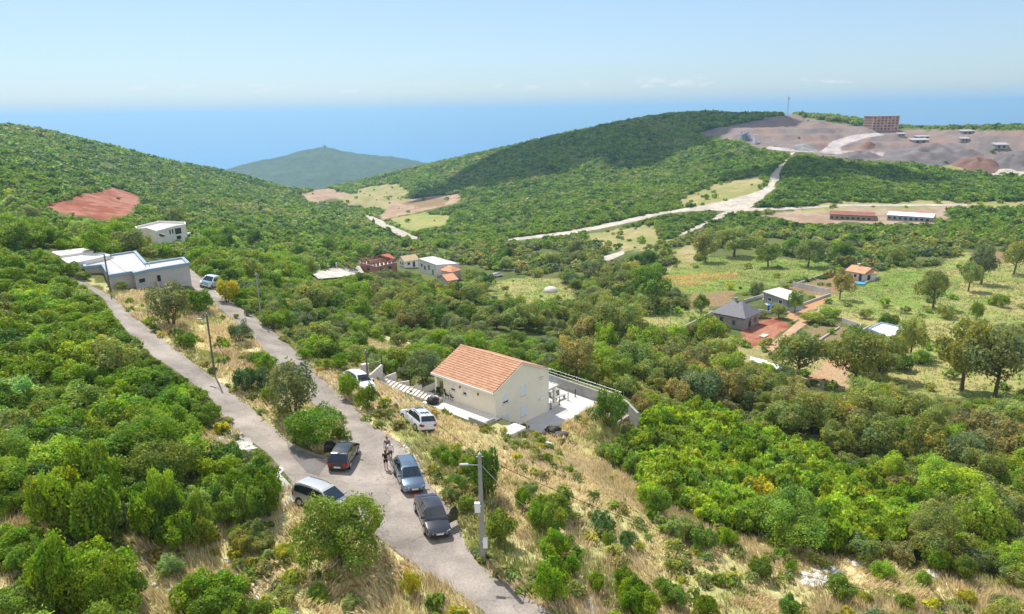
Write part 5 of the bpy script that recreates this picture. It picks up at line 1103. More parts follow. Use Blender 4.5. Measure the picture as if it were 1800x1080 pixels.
for f_ in range(fl):
    for i in range(7):
        if (i * 3 + f_ * 5) % 4 == 3: continue
        x_ = -Wd * .46 + Wd * .92 * (i + .5) / 7; z_ = Hq * .96 * (f_ + .3) / fl; q_ = MB(); q_.box(x_ - .9, x_ + .9, -8.06, -7.95, z_, z_ + Hq / fl * .45); q_.build('window', mat('dim_opening', (.12, .07, .06), .9), qh)
q_ = MB(); q_.box(-Wd * .5, Wd * .5, -9, 9, Hq * .96 + .5, Hq); q_.build('roof', mat('dull_roof', (.3, .17, .14), .9), qh)
p = at1(1384, 204); kk = depth_of(p) / F; H_ = 34 * kk; mst = MB()
for a in range(3):
    t = a * 2.094; mst.tube([(.9 * math.cos(t), .9 * math.sin(t), -1), (.45 * math.cos(t), .45 * math.sin(t), H_)], .1, 5)
for i in range(14):
    for a in range(3):
        f0, f1 = i / 14, (i + 1) / 14; r0, r1 = .9 - .45 * f0, .9 - .45 * f1; t0, t1 = a * 2.094, (a + 1) * 2.094; mst.tube([(r0 * math.cos(t0), r0 * math.sin(t0), H_ * f0), (r1 * math.cos(t1), r1 * math.sin(t1), H_ * f1)], .05, 4)
mst.box(-.9, .9, -.3, .3, H_ - 4, H_ - 2.4)
o = mst.build('radio_mast', METAL); o.location = p; tag(o, 'thin lattice radio mast on the ridge above the quarry', 'mast')
p = on_R(571, 259.5, 3000); q_ = MB(); q_.prism([(-4, -4), (4, -4), (4, 4), (-4, 4)], -14, 6); q_.prism([(-6, -6), (6, -6), (6, 6), (-6, 6)], 6, 8); q_.box(-1, 1, -1, 1, 8, 14); o = q_.build('lookout_tower', CONCG); o.location = Vector(p); tag(o, 'tiny stone tower on top of the distant headland', 'tower')
def heap(px_, py_, wpx, hpx, m, label, seed, cat='heap'):
    p = at1(px_, py_); k = depth_of(p) / F; r_ = wpx * .5 * k; h = hpx * k; V = []; Fq = []; n = 64; nr = 22
    for i in range(nr + 1):
        f = i / nr
        for j in range(n):
            t = 2 * math.pi * j / n; wv = 1 + .16 * math.sin(2 * t + seed) + .1 * math.sin(5 * t + seed * 2); x_, y_ = r_ * f * wv * math.cos(t), r_ * .75 * f * wv * math.sin(t)
            nz = float(vnoise(np.array([x_ / 9 + seed * 7]), np.array([y_ / 9]), 95)[0]) - .5; n2 = float(vnoise(np.array([x_ / 3 + seed]), np.array([y_ / 3]), 96)[0]) - .5
            g0 = float(ground(p.x + x_, p.y + y_)) - p.z; prof = (1 - f) ** 1.15 / (1 + 1.2 * math.exp(-9 * f))
            V.append((x_, y_, g0 - .5 + h * 1.25 * prof + (nz * h * .55 + n2 * h * .16) * min(1, (1 - f) * 3) + (.5 if f < .97 else 0)))
    for i in range(nr):
        for j in range(n): Fq.append((i * n + j, i * n + (j + 1) % n, (i + 1) * n + (j + 1) % n, (i + 1) * n + j))
    o = MB().add(V, Fq).build('gravel_heap', m, None, True); o.location = p; tag(o, label, cat)
MAUVE = mat('mauve_gravel', (.16, .138, .135), .95, .22, .09, bump=.5); GREYG = mat('grey_gravel', (.25, .245, .24), .95, .2, .09, bump=.5); REDG = mat('red_earth', (.2, .11, .085), .95, .25, .09, bump=.5)
for a in ((1512, 278, 84, 11, MAUVE, 'broad mauve gravel heap at the near edge of the quarry', 1), (1630, 276, 150, 14, MAUVE, 'largest mauve gravel heap right of the quarry road', 2), (1415, 263, 42, 5, GREYG, 'flat grey gravel heap at the quarry entrance', 3), (1722, 293, 84, 15, REDG, 'red earth heap above the quarry bank', 4), (1780, 288, 80, 14, MAUVE, 'mauve rock heap at the right edge of the photo', 5), (1525, 257, 30, 5, REDG, 'small reddish heap beside the quarry road bend', 6), (1770, 306, 70, 5, DIRTM, 'pale sandy bank at the lower quarry edge', 11)): heap(*a)
def quarry_shed(px_, py_, wpx, hpx, label, rm=None):
    p = at1(px_, py_); k = depth_of(p) / F; w_, h = wpx * k / 2, hpx * k; r = empty('quarry_shed', p, 4); tag(r, label, 'shed')
    MB().box(-w_ * .9, w_ * .9, -w_ * .45, w_ * .45, -1, h * .62).build('wall', mat('dusty_sheet', (.3, .27, .27), .8, .15, .3), r)
    MB().slab([(-w_, -w_ * .55, h * .62), (w_, -w_ * .55, h * .62), (w_, w_ * .55, h), (-w_, w_ * .55, h)], .3).build('roof', rm or mat('dusty_roof', (.36, .345, .345), .7, .1, .3), r)
    for s in (-.5, .2): MB().box(w_ * s, w_ * (s + .3), -w_ * .45 - .1, -w_ * .45, 0, h * .45).build('door', DARK, r)
PALER = mat('dusty_roof', (.36, .345, .345), .7, .1, .3)
for a in ((1583, 239, 14, 5, 'small pale shed right of the quarry building'), (1615, 251, 30, 7, 'wide low shed with pale roof in the quarry middle', PALER), (1622, 243, 26, 4, 'long thin shed behind the wide quarry shed', PALER), (1698, 235, 22, 6, 'white roofed shed on the far quarry rim', PALER), (1694, 248, 16, 6, 'square white shed under the far quarry rim'), (1757, 260, 24, 8, 'dusty grey shed at the right end of the quarry', PALER), ): quarry_shed(*a)
cru = empty('crusher', at1(1310, 248), 0); k = depth_of(at1(1310, 248)) / F; tag(cru, 'blue-grey stone crusher plant at the left end of the quarry', 'crusher'); BLU = mat('dusty_blue_paint', (.23, .28, .36), .7, .15, .3)
for x_, h in ((-7, 15), (-3, 17), (1, 12), (5, 14)): q_ = MB(); q_.box((x_ - 1.6) * k, (x_ + 1.6) * k, -3, 3, -2, h * k * .75); q_.lathe([(.3, h * k * .9), (1.4 * k, h * k), (1.4 * k, h * k * 1.02)], (x_ * k, 0, 0), 10); q_.build('silo', BLU, cru)
q_ = MB(); q_.tube([(6 * k, -4, 0), (-2 * k, -4, 15 * k)], 1.0, 6); q_.build('conveyor', BLU, cru)
o = MB().box(-2.2 * k, 2.2 * k, -2, 2, -2, 13 * k).box(-2.6 * k, 2.6 * k, -2.4, 2.4, 13 * k, 14 * k).build('silo_tower', mat('pale_blue_sheet', (.5, .54, .6), .6, .1, .3)); o.location = at1(1327, 252); tag(o, 'pale square silo right of the blue crusher plant', 'silo')
# ------------------------------------------------------------------ vehicles
TYRE = mat('tyre_rubber', (.018, .018, .018), .85); RIM = mat('alloy_rim', (.5, .51, .53), .35, metal=.8); TRIM = mat('black_trim', (.025, .025, .027), .5)
HEADL = mat('headlamp_glass', (.62, .64, .66), .12, spec=.6); TAIL = mat('red_lamp', (.38, .015, .02), .2); PLATE = mat('number_plate', (.75, .75, .73), .5); CHROME = mat('chrome', (.6, .61, .62), .2, metal=.9)
CARGL = mat('car_glass', (.018, .024, .028), .04, spec=.7, coat=.6)
def paint(name, c, metal=.3): return mat('paint_' + name, c, .3, metal=metal, spec=.5, coat=1.0)
def car(name, label, cat, pos, az, L, W, H, m, prof, belt, roof, nose=.72, tail=.9, open_door=None, rails=False, sunroof=False, van=False, slope=0.):
    """prof: lower body outline heights along the length [(x/L from tail, deck z)]; roof: [(x/L, z)] tail base .. windscreen base"""
    r = empty(name, pos, az); tag(r, label, cat); hw = W / 2; wb = .33
    xa, xb = (.19 * L - L / 2, .80 * L - L / 2)                     # axles
    def X_(f): return f * L - L / 2
    # lower body: rings along the length, wheel cut-outs left to dark arches
    st = np.linspace(0, 1, 25); V = []; Fq = []; k = 0
    for f in st:
        dz = np.interp(f, [p_[0] for p_ in prof], [p_[1] for p_ in prof]); e = min(f, 1 - f)
        wr = hw * (1 - .16 * max(0, 1 - e / .1) ** 2); zb = .2 + .12 * max(0, 1 - e / .06)
        z1 = zb + (dz - zb) * .45
        ring = [(0, zb), (wr * .86, zb), (wr * .96, zb + .1), (wr, z1), (wr * .985, zb + (dz - zb) * .8), (wr * .93, dz - .03), (wr * .8, dz), (0, dz + .03)]
        full = ring + [(-y_, z_) for y_, z_ in ring[-2:0:-1]]; k = len(full)
        V += [(y_, X_(f), z_) for y_, z_ in full]
    for i in range(len(st) - 1):
        for j in range(k): Fq.append((i * k + j, i * k + (j + 1) % k, (i + 1) * k + (j + 1) % k, (i + 1) * k + j))
    Fq += [tuple(range(k))[::-1], tuple(range((len(st) - 1) * k, len(st) * k))]
    body = MB().add(V, Fq).build('body', m, r, True)
    # cabin: side outline swept between beltline and roof with tumblehome
    zt = max(p_[1] for p_ in roof); V = []; Fq = []; pr = []
    for (x0, z0), (x1, z1) in zip(roof, roof[1:]):
        for i in range(4): pr.append((x0 + (x1 - x0) * i / 4, z0 + (z1 - z0) * i / 4))
    pr.append(roof[-1])
    def hw_at(z): f = max(0, min(1, (z - belt) / (zt - belt))); return hw * (.93 - .2 * f - .03 * f ** 3)
    for x_, z_ in pr:
        h_ = hw_at(z_); cb = .045 * max(0, (z_ - belt) / (zt - belt)); V += [(-hw * .92, X_(x_), belt - .12), (-h_, X_(x_), z_), (-h_ * .6, X_(x_), z_ + cb * .7), (0, X_(x_), z_ + cb), (h_ * .6, X_(x_), z_ + cb * .7), (h_, X_(x_), z_), (hw * .92, X_(x_), belt - .12)]
    n_ = len(pr)
    for i in range(n_ - 1):
        for j in range(6): Fq.append((i * 7 + j, i * 7 + j + 1, (i + 1) * 7 + j + 1, (i + 1) * 7 + j))
    Fq += [tuple(range(7)), tuple(range((n_ - 1) * 7, n_ * 7))[::-1]]
    MB().add(V, Fq).build('cabin', m, r, True)
    # glazing
    def pane(nm, q4, off=.012):
        q4 = [Vector(p_) for p_ in q4]; n = (q4[1] - q4[0]).cross(q4[2] - q4[0]).normalized(); c = sum(q4, Vector()) / len(q4)
        if n.dot(c - Vector((0, 0, belt))) < 0: n = -n; q4 = q4[::-1]
        mb = MB(); mb.slab([p_ - n * .03 for p_ in q4], .03 + off); return mb.build(nm, CARGL, r)
    (xr0, zr0), (xr1, zr1) = roof[0], roof[1]; (xw1, zw1), (xw0, zw0) = roof[-2], roof[-1]
    def crossq(xl, zl, xh, zh, a=.1, b_=.08):
        xl2, zl2 = xl + (xh - xl) * a, zl + (zh - zl) * a; xh2, zh2 = xl + (xh - xl) * (1 - b_), zl + (zh - zl) * (1 - b_); w0, w1 = hw_at(zl2) * .9, hw_at(zh2) * .88
        cb = .03; return [(-w0, X_(xl2), zl2 + .0), (w0, X_(xl2), zl2), (w1, X_(xh2), zh2 + cb), (-w1, X_(xh2), zh2 + cb)]
    pane('windscreen', crossq(xw0, zw0, xw1, zw1), .035); pane('rear_window', crossq(xr0, zr0, xr1, zr1, .14, .1), .035)
    rz = lambda x_: np.interp(x_, [p_[0] for p_ in roof], [p_[1] for p_ in roof])
    bl = belt + .04; xs_ = [xr0 + (.05 if not van else .03), .43, .62, xw0 - .045]
    if van: xs_ = [xr0 + .04, .36, .6, xw0 - .05]
    for s in (-1, 1):
        for a, b_ in ((xs_[0], xs_[1] - .008), (xs_[1] + .008, xs_[2] - .01), (xs_[2] + .01, xs_[3])):
            if b_ - a < .03: continue
            if open_door and s == open_door[0] and a > xs_[1]: pass
            za, zb_ = rz(a) - .07, rz(b_) - .07; pts_ = []
            z_lo = bl
            pts_.append((a, z_lo)); pts_.append((b_, z_lo))
            for f in (1, .66, .33, 0): x_ = a + (b_ - a) * f; pts_.append((x_, max(z_lo + .01, rz(x_) - .07)))
            P3 = [(s * (hw_at(z_) + .004), X_(x_), z_) for x_, z_ in pts_]
            mb = MB(); mb.slab([Vector(p_) - Vector((s * .02, 0, 0)) for p_ in P3], .026 if (s > 0) else .026)
            if s > 0: mb = MB(); mb.slab([Vector(p_) - Vector((.02, 0, 0)) for p_ in P3[::1]], .03)
            else: mb = MB(); mb.slab([Vector(p_) + Vector((.02, 0, 0)) for p_ in P3[::-1]], .03)
            mb.build('side_window', CARGL, r)
    # wheels, arches
    for s in (-1, 1):
        for x_ in (xa, xb):
            a = MB(); pl = [(x_ + .39 * math.cos(t), .32 + .39 * math.sin(t)) for t in np.linspace(-.25, math.pi + .25, 14)]; a.prism(pl, s * (hw - .18), s * (hw + .006), 'x'); a.build('wheel_arch', TRIM, body)
            t_ = MB(); t_.lathe([(.2, -.1), (.3, -.105), (.325, -.07), (.325, .07), (.3, .105), (.2, .1)], n=20); v = [(p_[2], p_[1], p_[0]) for p_ in t_.v]; wm = MB().add(v, t_.f); wh = wm.build('wheel', TYRE, r, True); wh.location = (s * (hw - .09), x_, .325)
            rm = MB(); rm.lathe([(.02, .02), (.2, .0), (.215, -.02), (.215, -.06)], n=16); v = [(s * (.1 + p_[2] * .8 + .02), p_[1], p_[0]) for p_ in rm.v]; MB().add(v, rm.f).build('rim', RIM, wh)
        # lights, mirrors, handles
        zf = np.interp(.97, [p_[0] for p_ in prof], [p_[1] for p_ in prof]); zr_ = np.interp(.02, [p_[0] for p_ in prof], [p_[1] for p_ in prof])
        h_ = MB(); h_.add([(s * hw * .5, X_(.992) + .012, zf - .2), (s * hw * .86, X_(.965) + .05, zf - .17), (s * hw * .93, X_(.92), zf - .08), (s * hw * .8, X_(.955), zf - .0), (s * hw * .5, X_(.985), zf - .06), (s * hw * .5, X_(.95), zf - .2), (s * hw * .8, X_(.9), zf - .12)], [(0, 1, 2, 3, 4), (0, 5, 6, 2, 1), (4, 3, 6, 5), (0, 4, 5), (2, 6, 3)]); h_.v = [(x_ * 1.03, y_ + .05, z_ + .03) for x_, y_, z_ in h_.v]; h_.build('headlight', HEADL, r)
        tl_ = MB(); zq = min(zr_, .95); tl_.add([(s * hw * .52, X_(0) - .015, zq - .24), (s * hw * .84, X_(.012) - .02, zq - .26), (s * hw * .965, X_(.055), zq - .2), (s * hw * .93, X_(.045), zq - .02), (s * hw * .8, X_(.01) - .02, zq - .01), (s * hw * .52, X_(0) - .012, zq - .06), (s * hw * .52, X_(.06), zq - .15), (s * hw * .8, X_(.1), zq - .13)], [(0, 1, 4, 5), (1, 2, 3, 4), (0, 6, 7, 2, 1), (5, 4, 3, 7, 6), (0, 5, 6), (2, 7, 3)]); tl_.v = [(x_ * 1.02, y_ - .035, z_) for x_, y_, z_ in tl_.v]; tl_.build('taillight', TAIL, r)
        mr_ = MB(); xm = X_(xw0 - .06); mr_.box(s * hw * .9, s * (hw + .2), xm - .05, xm + .07, belt + .02, belt + .17); mr_.build('mirror', m, r, bevel=.02)
        for x_ in (.36, .56): hd = MB(); hd.box(s * hw * .96, s * (hw + .025), X_(x_), X_(x_) + .16, belt - .18, belt - .15); hd.build('handle', TRIM, r)
    g_ = MB(); zf = np.interp(.985, [p_[0] for p_ in prof], [p_[1] for p_ in prof]); g_.box(-hw * .42, hw * .42, X_(.97), X_(1) + .018, zf - .24, zf - .07); g_.build('grille', TRIM, r)
    g_ = MB(); g_.box(-hw * .7, hw * .7, X_(.97), X_(1) + .02, .26, .38); g_.build('bumper_intake', TRIM, r)
    g_ = MB(); g_.box(-hw * .43, hw * .43, X_(.97), X_(1) + .03, zf - .08, zf - .05); g_.build('grille_bar', CHROME, r)
    for y_, nm in ((X_(1) + .035, 'number_plate'), (X_(0) - .045, 'number_plate')): q_ = MB(); q_.box(-.26, .26, min(y_, y_ * .96), max(y_, y_ * .96), .44, .55); q_.build(nm, PLATE, r)
    q_ = MB(); q_.box(-hw * .75, hw * .75, X_(0) - .03, X_(.03), .24, .36); q_.build('rear_bumper', TRIM, r)
    if rails:
        for s in (-1, 1): q_ = MB(); q_.tube([(s * hw * .68, X_(roof[1][0] + .03), zt - .03), (s * hw * .7, X_(.42), zt + .06), (s * hw * .68, X_(roof[-2][0] - .05), zt - .0)], .022, 6); q_.build('roof_rail', TRIM, r)
    if sunroof:
        q_ = MB(); xm0, xm1 = roof[1][0] + .09, roof[-2][0] - .03; ra, rb = rz(xm0) + .05, rz(xm1) + .055; q_.slab([(-hw * .48, X_(xm0), ra), (hw * .48, X_(xm0), ra), (hw * .46, X_(xm1), rb), (-hw * .46, X_(xm1), rb)], .012); q_.build('sunroof', CARGL, r)
    if open_door:
        s, ang = open_door; dr = empty('door', (s * (hw - .03), X_(xw0 - .06), 0), 0, r); dr.rotation_euler = (0, 0, -s * -RAD(ang)) if False else (0, 0, s * RAD(ang))
        d_ = MB(); xl = 1.05; d_.prism([(-xl, .28), (0, .28), (.02, belt + .02), (-xl, belt + .04)], -.035, .035, 'x'); dm = d_.build('door_panel', m, dr, bevel=.015)
        fr = MB(); zt2 = zt - .1; fr.tube([(0, 0, belt), (-s * .1, -.42, zt2 - .02), (-s * .14, -xl * .8, zt2), (-s * .04, -xl, belt)], .028, 6); fr.build('window_frame', TRIM, dr)
        gl = MB(); gl.slab([(0, -.02, belt + .02), (-s * .1, -.42, zt2 - .03), (-s * .13, -xl * .8, zt2 - .02), (-s * .03, -xl + .02, belt + .03)], .012); gl.build('side_window', CARGL, dr)
        q_ = MB(); q_.box(-s * .06 - .03, -s * .06 + .03, -xl * .8, -.2, .5, .62); q_.build('door_pocket', TRIM, dr)
    return r
SEDAN = [(0, .78), (.03, .92), (.16, .97), (.3, .93), (.68, .92), (.76, .9), (.93, .76), (1, .62)]
HATCH = [(0, .8), (.05, .93), (.3, .93), (.7, .93), (.78, .92), (.94, .78), (1, .62)]
BLACK = paint('black', (.009, .008, .008), .0); BLUEP = paint('grey_blue', (.13, .18, .24), .6); DGREY = paint('dark_grey', (.05, .047, .053), .45); SILV = paint('silver', (.5, .5, .49), .3); WHT = paint('white', (.8, .8, .8), .0); WHT2 = paint('pearl_white', (.7, .71, .73), .1)
def place(px, py, off=.07): p = at1(px, py); p.z += off; return p
def lean(o, az, L=2.6):
    """set the wheels on sloping ground"""
    d = Vector((math.sin(RAD(az)), math.cos(RAD(az)), 0)); n = Vector((d.y, -d.x, 0)); p = o.location
    zf = float(ground(p.x + d.x * L / 2, p.y + d.y * L / 2)); zr = float(ground(p.x - d.x * L / 2, p.y - d.y * L / 2)); zl = float(ground(p.x - n.x * .75, p.y - n.y * .75)); z2 = float(ground(p.x + n.x * .75, p.y + n.y * .75))
    f = Vector((d.x, d.y, (zf - zr) / L)).normalized(); s = Vector((n.x, n.y, (z2 - zl) / 1.5)).normalized(); u = s.cross(f).normalized(); s = f.cross(u)
    o.rotation_euler = Matrix(((s.x, f.x, u.x), (s.y, f.y, u.y), (s.z, f.z, u.z))).to_euler(); o.location.z = (zf + zr) / 2 + .065
lean(car('sedan_car', 'dark grey saloon with an open door beside the concrete pole', 'car', place(758, 918), 160, 4.6, 1.77, 1.47, DGREY, SEDAN, .93, [(.13, .97), (.3, 1.42), (.45, 1.46), (.6, 1.42), (.77, .93)], open_door=(-1, 62)), 160)
lean(car('estate_car', 'grey-blue estate car parked behind the dark saloon on the lane', 'car', place(718, 848), 160, 4.6, 1.77, 1.5, BLUEP, HATCH, .94, [(.02, .96), (.1, 1.4), (.4, 1.48), (.58, 1.44), (.77, .94)], rails=True), 160)
lean(car('hatchback_car', 'black hatchback with its left door open at the lane fork', 'car', place(605, 812), 2, 4.2, 1.76, 1.5, BLACK, HATCH, .95, [(.02, .98), (.13, 1.4), (.38, 1.5), (.58, 1.46), (.79, .94)], open_door=(-1, 74)), 2)
lean(car('minivan', 'silver people carrier half hidden behind the large round bush', 'car', place(567, 893), 118, 4.5, 1.8, 1.65, SILV, [(0, .85), (.05, 1.0), (.3, 1.0), (.7, 1.0), (.8, .98), (.95, .8), (1, .66)], 1.0, [(.01, 1.02), (.07, 1.58), (.35, 1.66), (.6, 1.6), (.83, 1.0)], rails=True), 118)
lean(car('suv', 'white off-road estate with dark glass roof on the dry verge', 'car', place(733, 748), -33, 4.55, 1.86, 1.62, WHT2, [(0, .85), (.05, 1.02), (.3, 1.02), (.7, 1.02), (.77, 1.0), (.95, .88), (1, .7)], 1.02, [(.02, 1.04), (.13, 1.5), (.38, 1.62), (.58, 1.57), (.76, 1.02)], sunroof=True, rails=True), -33)
lean(car('hatchback_car', 'white hatchback behind two bright bushes on the verge', 'car', place(631, 680), 140, 4.3, 1.78, 1.45, WHT, HATCH, .94, [(.02, .96), (.14, 1.36), (.38, 1.46), (.58, 1.42), (.78, .94)]), 140)
lean(car('van', 'small white van with blue bonnet parked on the right lane', 'van', place(367, 505), 178, 4.3, 1.8, 1.85, WHT2, [(0, .9), (.04, 1.1), (.7, 1.1), (.8, 1.05), (.95, .9), (1, .7)], 1.08, [(.005, 1.1), (.03, 1.78), (.3, 1.86), (.6, 1.82), (.82, 1.06)], van=True), 178)
hv = MB(); hv.slab([(-.74, 1.32, 1.1), (.74, 1.32, 1.1), (.66, 2.05, .95), (-.66, 2.05, .95)], .03); hv.slab([(-.6, 2.12, .5), (-.6, 2.2, .85), (.6, 2.2, .85), (.6, 2.12, .5)], .05); 
vn = [o for o in bpy.data.objects if o.get('label', '').startswith('small white van')][0]; hv.build('bonnet', paint('sky_blue', (.2, .34, .46)), vn)
lean(car('estate_car', 'silver car parked under trees by the valley meadow', 'car', place(874, 487), 60, 4.4, 1.78, 1.5, WHT2, HATCH, .95, [(.02, .96), (.1, 1.4), (.4, 1.5), (.58, 1.45), (.78, .95)]), 60)
lean(car('hatchback_car', 'dark car beside the silver one by the valley meadow', 'car', place(862, 490), 55, 4.1, 1.75, 1.5, DGREY, HATCH, .95, [(.02, .96), (.12, 1.4), (.4, 1.5), (.58, 1.45), (.78, .95)]), 55)
# ------------------------------------------------------------------ poles, lamps and cables
CPOLE = mat('pole_concrete', (.3, .29, .27), .9, .15, 2, bump=.1); TPOLE = mat('tarred_wood', (.15, .125, .105), .9, .3, 3)
TOPS = {}
def pole(key, bx_, by_, tx, ty, m, label, r0=.14, lamp=None, boxes=(), square=False, stay=False, cat='utility pole'):
    p = at1(bx_, by_); lo, hi = 1., 20.
    for _ in range(40):
        h = (lo + hi) / 2
        if to_px(np.array((p.x, p.y, p.z + h)))[1] > ty: lo = h
        else: hi = h
    r = empty('utility_pole', p, 0); tag(r, label, cat); q_ = MB()
    if square: q_.add([(x_ * s, y_ * s, z_) for z_, s in ((-.4, 1.25), (h, .7)) for x_, y_ in ((-r0, -r0), (r0, -r0), (r0, r0), (-r0, r0))], [(0, 3, 2, 1), (4, 5, 6, 7)] + [(i, (i + 1) % 4, 4 + (i + 1) % 4, 4 + i) for i in range(4)])
    else: q_.tube([(0, 0, -.4), (0, 0, h)], [r0, r0 * .68], 12)
    q_.build('post', m, r, not square); TOPS[key] = p + Vector((0, 0, h - .12))
    q_ = MB(); q_.lathe([(.05, h), (.07, h + .06), (.03, h + .14)], n=8); q_.tube([(-.22, 0, h - .15), (.22, 0, h - .15)], .025, 6); q_.build('insulator', WHITEP, r)
    if lamp is not None:
        a = RAD(lamp); d = Vector((math.sin(a), math.cos(a), 0)); q_ = MB(); q_.tube([(0, 0, h - .75), tuple(d * .5 + Vector((0, 0, h - .7))), tuple(d * .8 + Vector((0, 0, h - .68)))], .03, 6); ar = q_.build('lamp_arm', METAL, r); hd = MB(); c = d * 1.0 + Vector((0, 0, h - .66)); hd.box(c.x - .28, c.x + .28, c.y - .12, c.y + .12, c.z - .05, c.z + .07); hd.build('lamp_head', METAL, ar, bevel=.03)
    for z_, s, w_, mm, nm in boxes: q_ = MB(); q_.box(min(0, s * .05) - .02, max(0, s * .05) + .02, -.2, -.1, z_, z_ + .1); q_.box(s * .05 if s > 0 else s * .05 - w_, s * .05 + w_ if s > 0 else s * .05, -.36, -.12, z_ - .35, z_ + .35); q_.build(nm, mm, r, bevel=.02)
    if stay: q_ = MB(); q_.tube([(.0, 0, h - .6), (2.0, .8, .2)], .02, 5); q_.build('stay_wire', METAL, r)
    return p, h
p8, h8 = pole('main', 849, 986, 842, 799, CPOLE, 'tall square concrete pole with lamp arm and meter boxes at the lane edge', .15, -95, [(4.1, -1, .36, WHITEP, 'meter_box'), (1.5, 1, .3, WHITEP, 'cable_box')], True)
q_ = MB(); q_.tube([(-.2, -.12, h8 * .56 + .18 * math.cos(t * .628)) if False else (-.24 + .16 * math.cos(t * .628), -.1, h8 * .55 + .24 * math.sin(t * .628)) for t in range(11)], .045, 6); q_.build('cable_coil', DARK, [o for o in bpy.data.objects if o.get('label', '').startswith('tall square')][0])
pole('left', 378, 662, 363, 552, TPOLE, 'slim pole with small lamp on the grass island between the lanes', .12, -70)
pole('right', 460, 567, 447, 481, CPOLE, 'pole with a stay wire on the outer edge of the right lane', .12, None, (), False, True)
pole('upper', 195, 517, 182, 447, TPOLE, 'pole standing in front of the grey flat-roofed house', .13)
pole('hill', 40, 427, 27, 375, CPOLE, 'distant pole above the thicket at the left edge', .13)
pole('verge', 648, 684, 644, 617, TPOLE, 'pole behind the white hatchback near the house stairs', .12, None, (), False, True)
pole('plot', 1344, 553, 1347, 515, METAL, 'thin pole between the block house and the slate house', .06)
pole('store', 1583, 587, 1586, 548, METAL, 'thin pole at the corner of the white flat-roofed store', .06)
pole('field', 1178, 570, 1177, 527, METAL, 'thin grey pole by the dry meadow in the valley', .07)
pole('fork', 1238, 389, 1239, 368, METAL, 'tiny pole at the white road fork', .1)
pole('houses', 770, 506, 769, 481, TPOLE, 'dark pole before the white flat-roofed house', .1)
pole('strip', 1685, 362, 1686, 349, METAL, 'tiny pole along the pale road at the far right', .1)
def cable(a, b_, sag, label, r_=.016, m=DARK):
    a, b_ = Vector(a), Vector(b_); c = a; q_ = MB(); n = 26; q_.tube([a.lerp(b_, i / n) - a - Vector((0, 0, sag * 4 * (i / n) * (1 - i / n))) for i in range(n + 1)], r_, 5); o = q_.build('power_cable', m); o.location = a; tag(o, label, 'cable')
offp = Vector(on_R(1500, 1230, 44)); offp.z = ground(offp.x, offp.y) + 5.0
cable(TOPS['main'], offp, .9, 'dark cable sagging over the dry grass toward the lower right'); cable(TOPS['verge'], TOPS['main'], .7, 'dark cable running from the verge pole to the concrete pole')
cable(TOPS['main'] + Vector((0, 0, -.5)), Vector(on_z(945, 905, -1.0)), .3, 'pale cable dropping from the concrete pole into the bushes', .014, WHITEP)
cable(TOPS['verge'], TOPS['right'], .8, 'cable between the verge pole and the stayed pole'); cable(TOPS['left'], TOPS['upper'], .8, 'cable above the left lane between the two slim poles')
# ------------------------------------------------------------------ small things round the house
q_ = MB(); pl = [at1(*p_) for p_ in ((668, 674), (690, 686), (712, 697), (735, 708), (758, 719), (785, 732))]; q_.tube([p_ - pl[0] + Vector((0, 0, .12)) for p_ in pl], .12, 8); o = q_.build('drain_pipe', mat('cream_pipe', (.6, .52, .38), .7), None); o.location = pl[0]; tag(o, 'long cream pipe lying on the ground above the patio', 'pipe')
st_ = empty('stairs', at1(660, 671), 0); tag(st_, 'rough stone stairs leading down from the verge to the house patio', 'stairs'); a0 = at1(662, 668); b0 = Vector(on_z(752, 700, -2.66))
for i in range(15):
    f = i / 14; p = a0.lerp(b0, f) - st_.location; d = (b0 - a0).normalized(); n = Vector((-d.y, d.x, 0)).normalized(); q_ = MB(); h = .16; A = p + n * .8; B = p - n * .8; D = Vector((d.x, d.y, 0)).normalized() * .42
    q_.prism([tuple((A - D / 2).xy), tuple((B - D / 2).xy), tuple((B + D / 2).xy), tuple((A + D / 2).xy)], p.z - .5, p.z + h); q_.build('step', CONCW if i % 3 else GRAV, st_)
fw = empty('stepped_fence', at1(652, 664), 0); tag(fw, 'stepped concrete garden wall with dark posts along the stairs', 'fence'); rn = random.Random(3)
fp = [at1(x_, y_) for x_, y_ in ((650, 668), (673, 672), (698, 681), (721, 688), (743, 690))] + [Vector(on_z(766, 686, -2.6))]
for i in range(5):
    a, b_ = fp[i] - fw.location, fp[i + 1] - fw.location; d = (b_ - a); n = Vector((-d.y, d.x, 0)).normalized() * .1; hi = .55; ht = .95; q_ = MB()
    q_.add([tuple(a - n - Vector((0, 0, .6))), tuple(b_ - n - Vector((0, 0, .6))), tuple(b_ + n - Vector((0, 0, .6))), tuple(a + n - Vector((0, 0, .6))), (*(a - n).xy, a.z + hi), (*(b_ - n).xy, max(a.z, b_.z) + ht), (*(b_ + n).xy, max(a.z, b_.z) + ht), (*(a + n).xy, a.z + hi)], [(0, 3, 2, 1), (4, 5, 6, 7), (0, 1, 5, 4), (1, 2, 6, 5), (2, 3, 7, 6), (3, 0, 4, 7)]); q_.build('wall_panel', CONCW, fw)
    q_ = MB(); z1 = max(a.z, b_.z); q_.tube([(b_.x, b_.y, z1), (b_.x, b_.y, z1 + 2.0)], .05, 6); q_.build('post', DARK, fw)
p = at1(643, 667); q_ = MB(); q_.box(-.35, .35, -.2, .2, -.3, 1.7); q_.box(-.4, .4, -.25, .25, 1.7, 1.8); q_.box(-.28, .28, -.215, -.2, .5, 1.5); o = q_.build('meter_cabinet', CONCW, None, bevel=.02); o.location = p; o.rotation_euler = (0, 0, .6); tag(o, 'pale upright meter cabinet behind the white hatchback', 'cabinet')
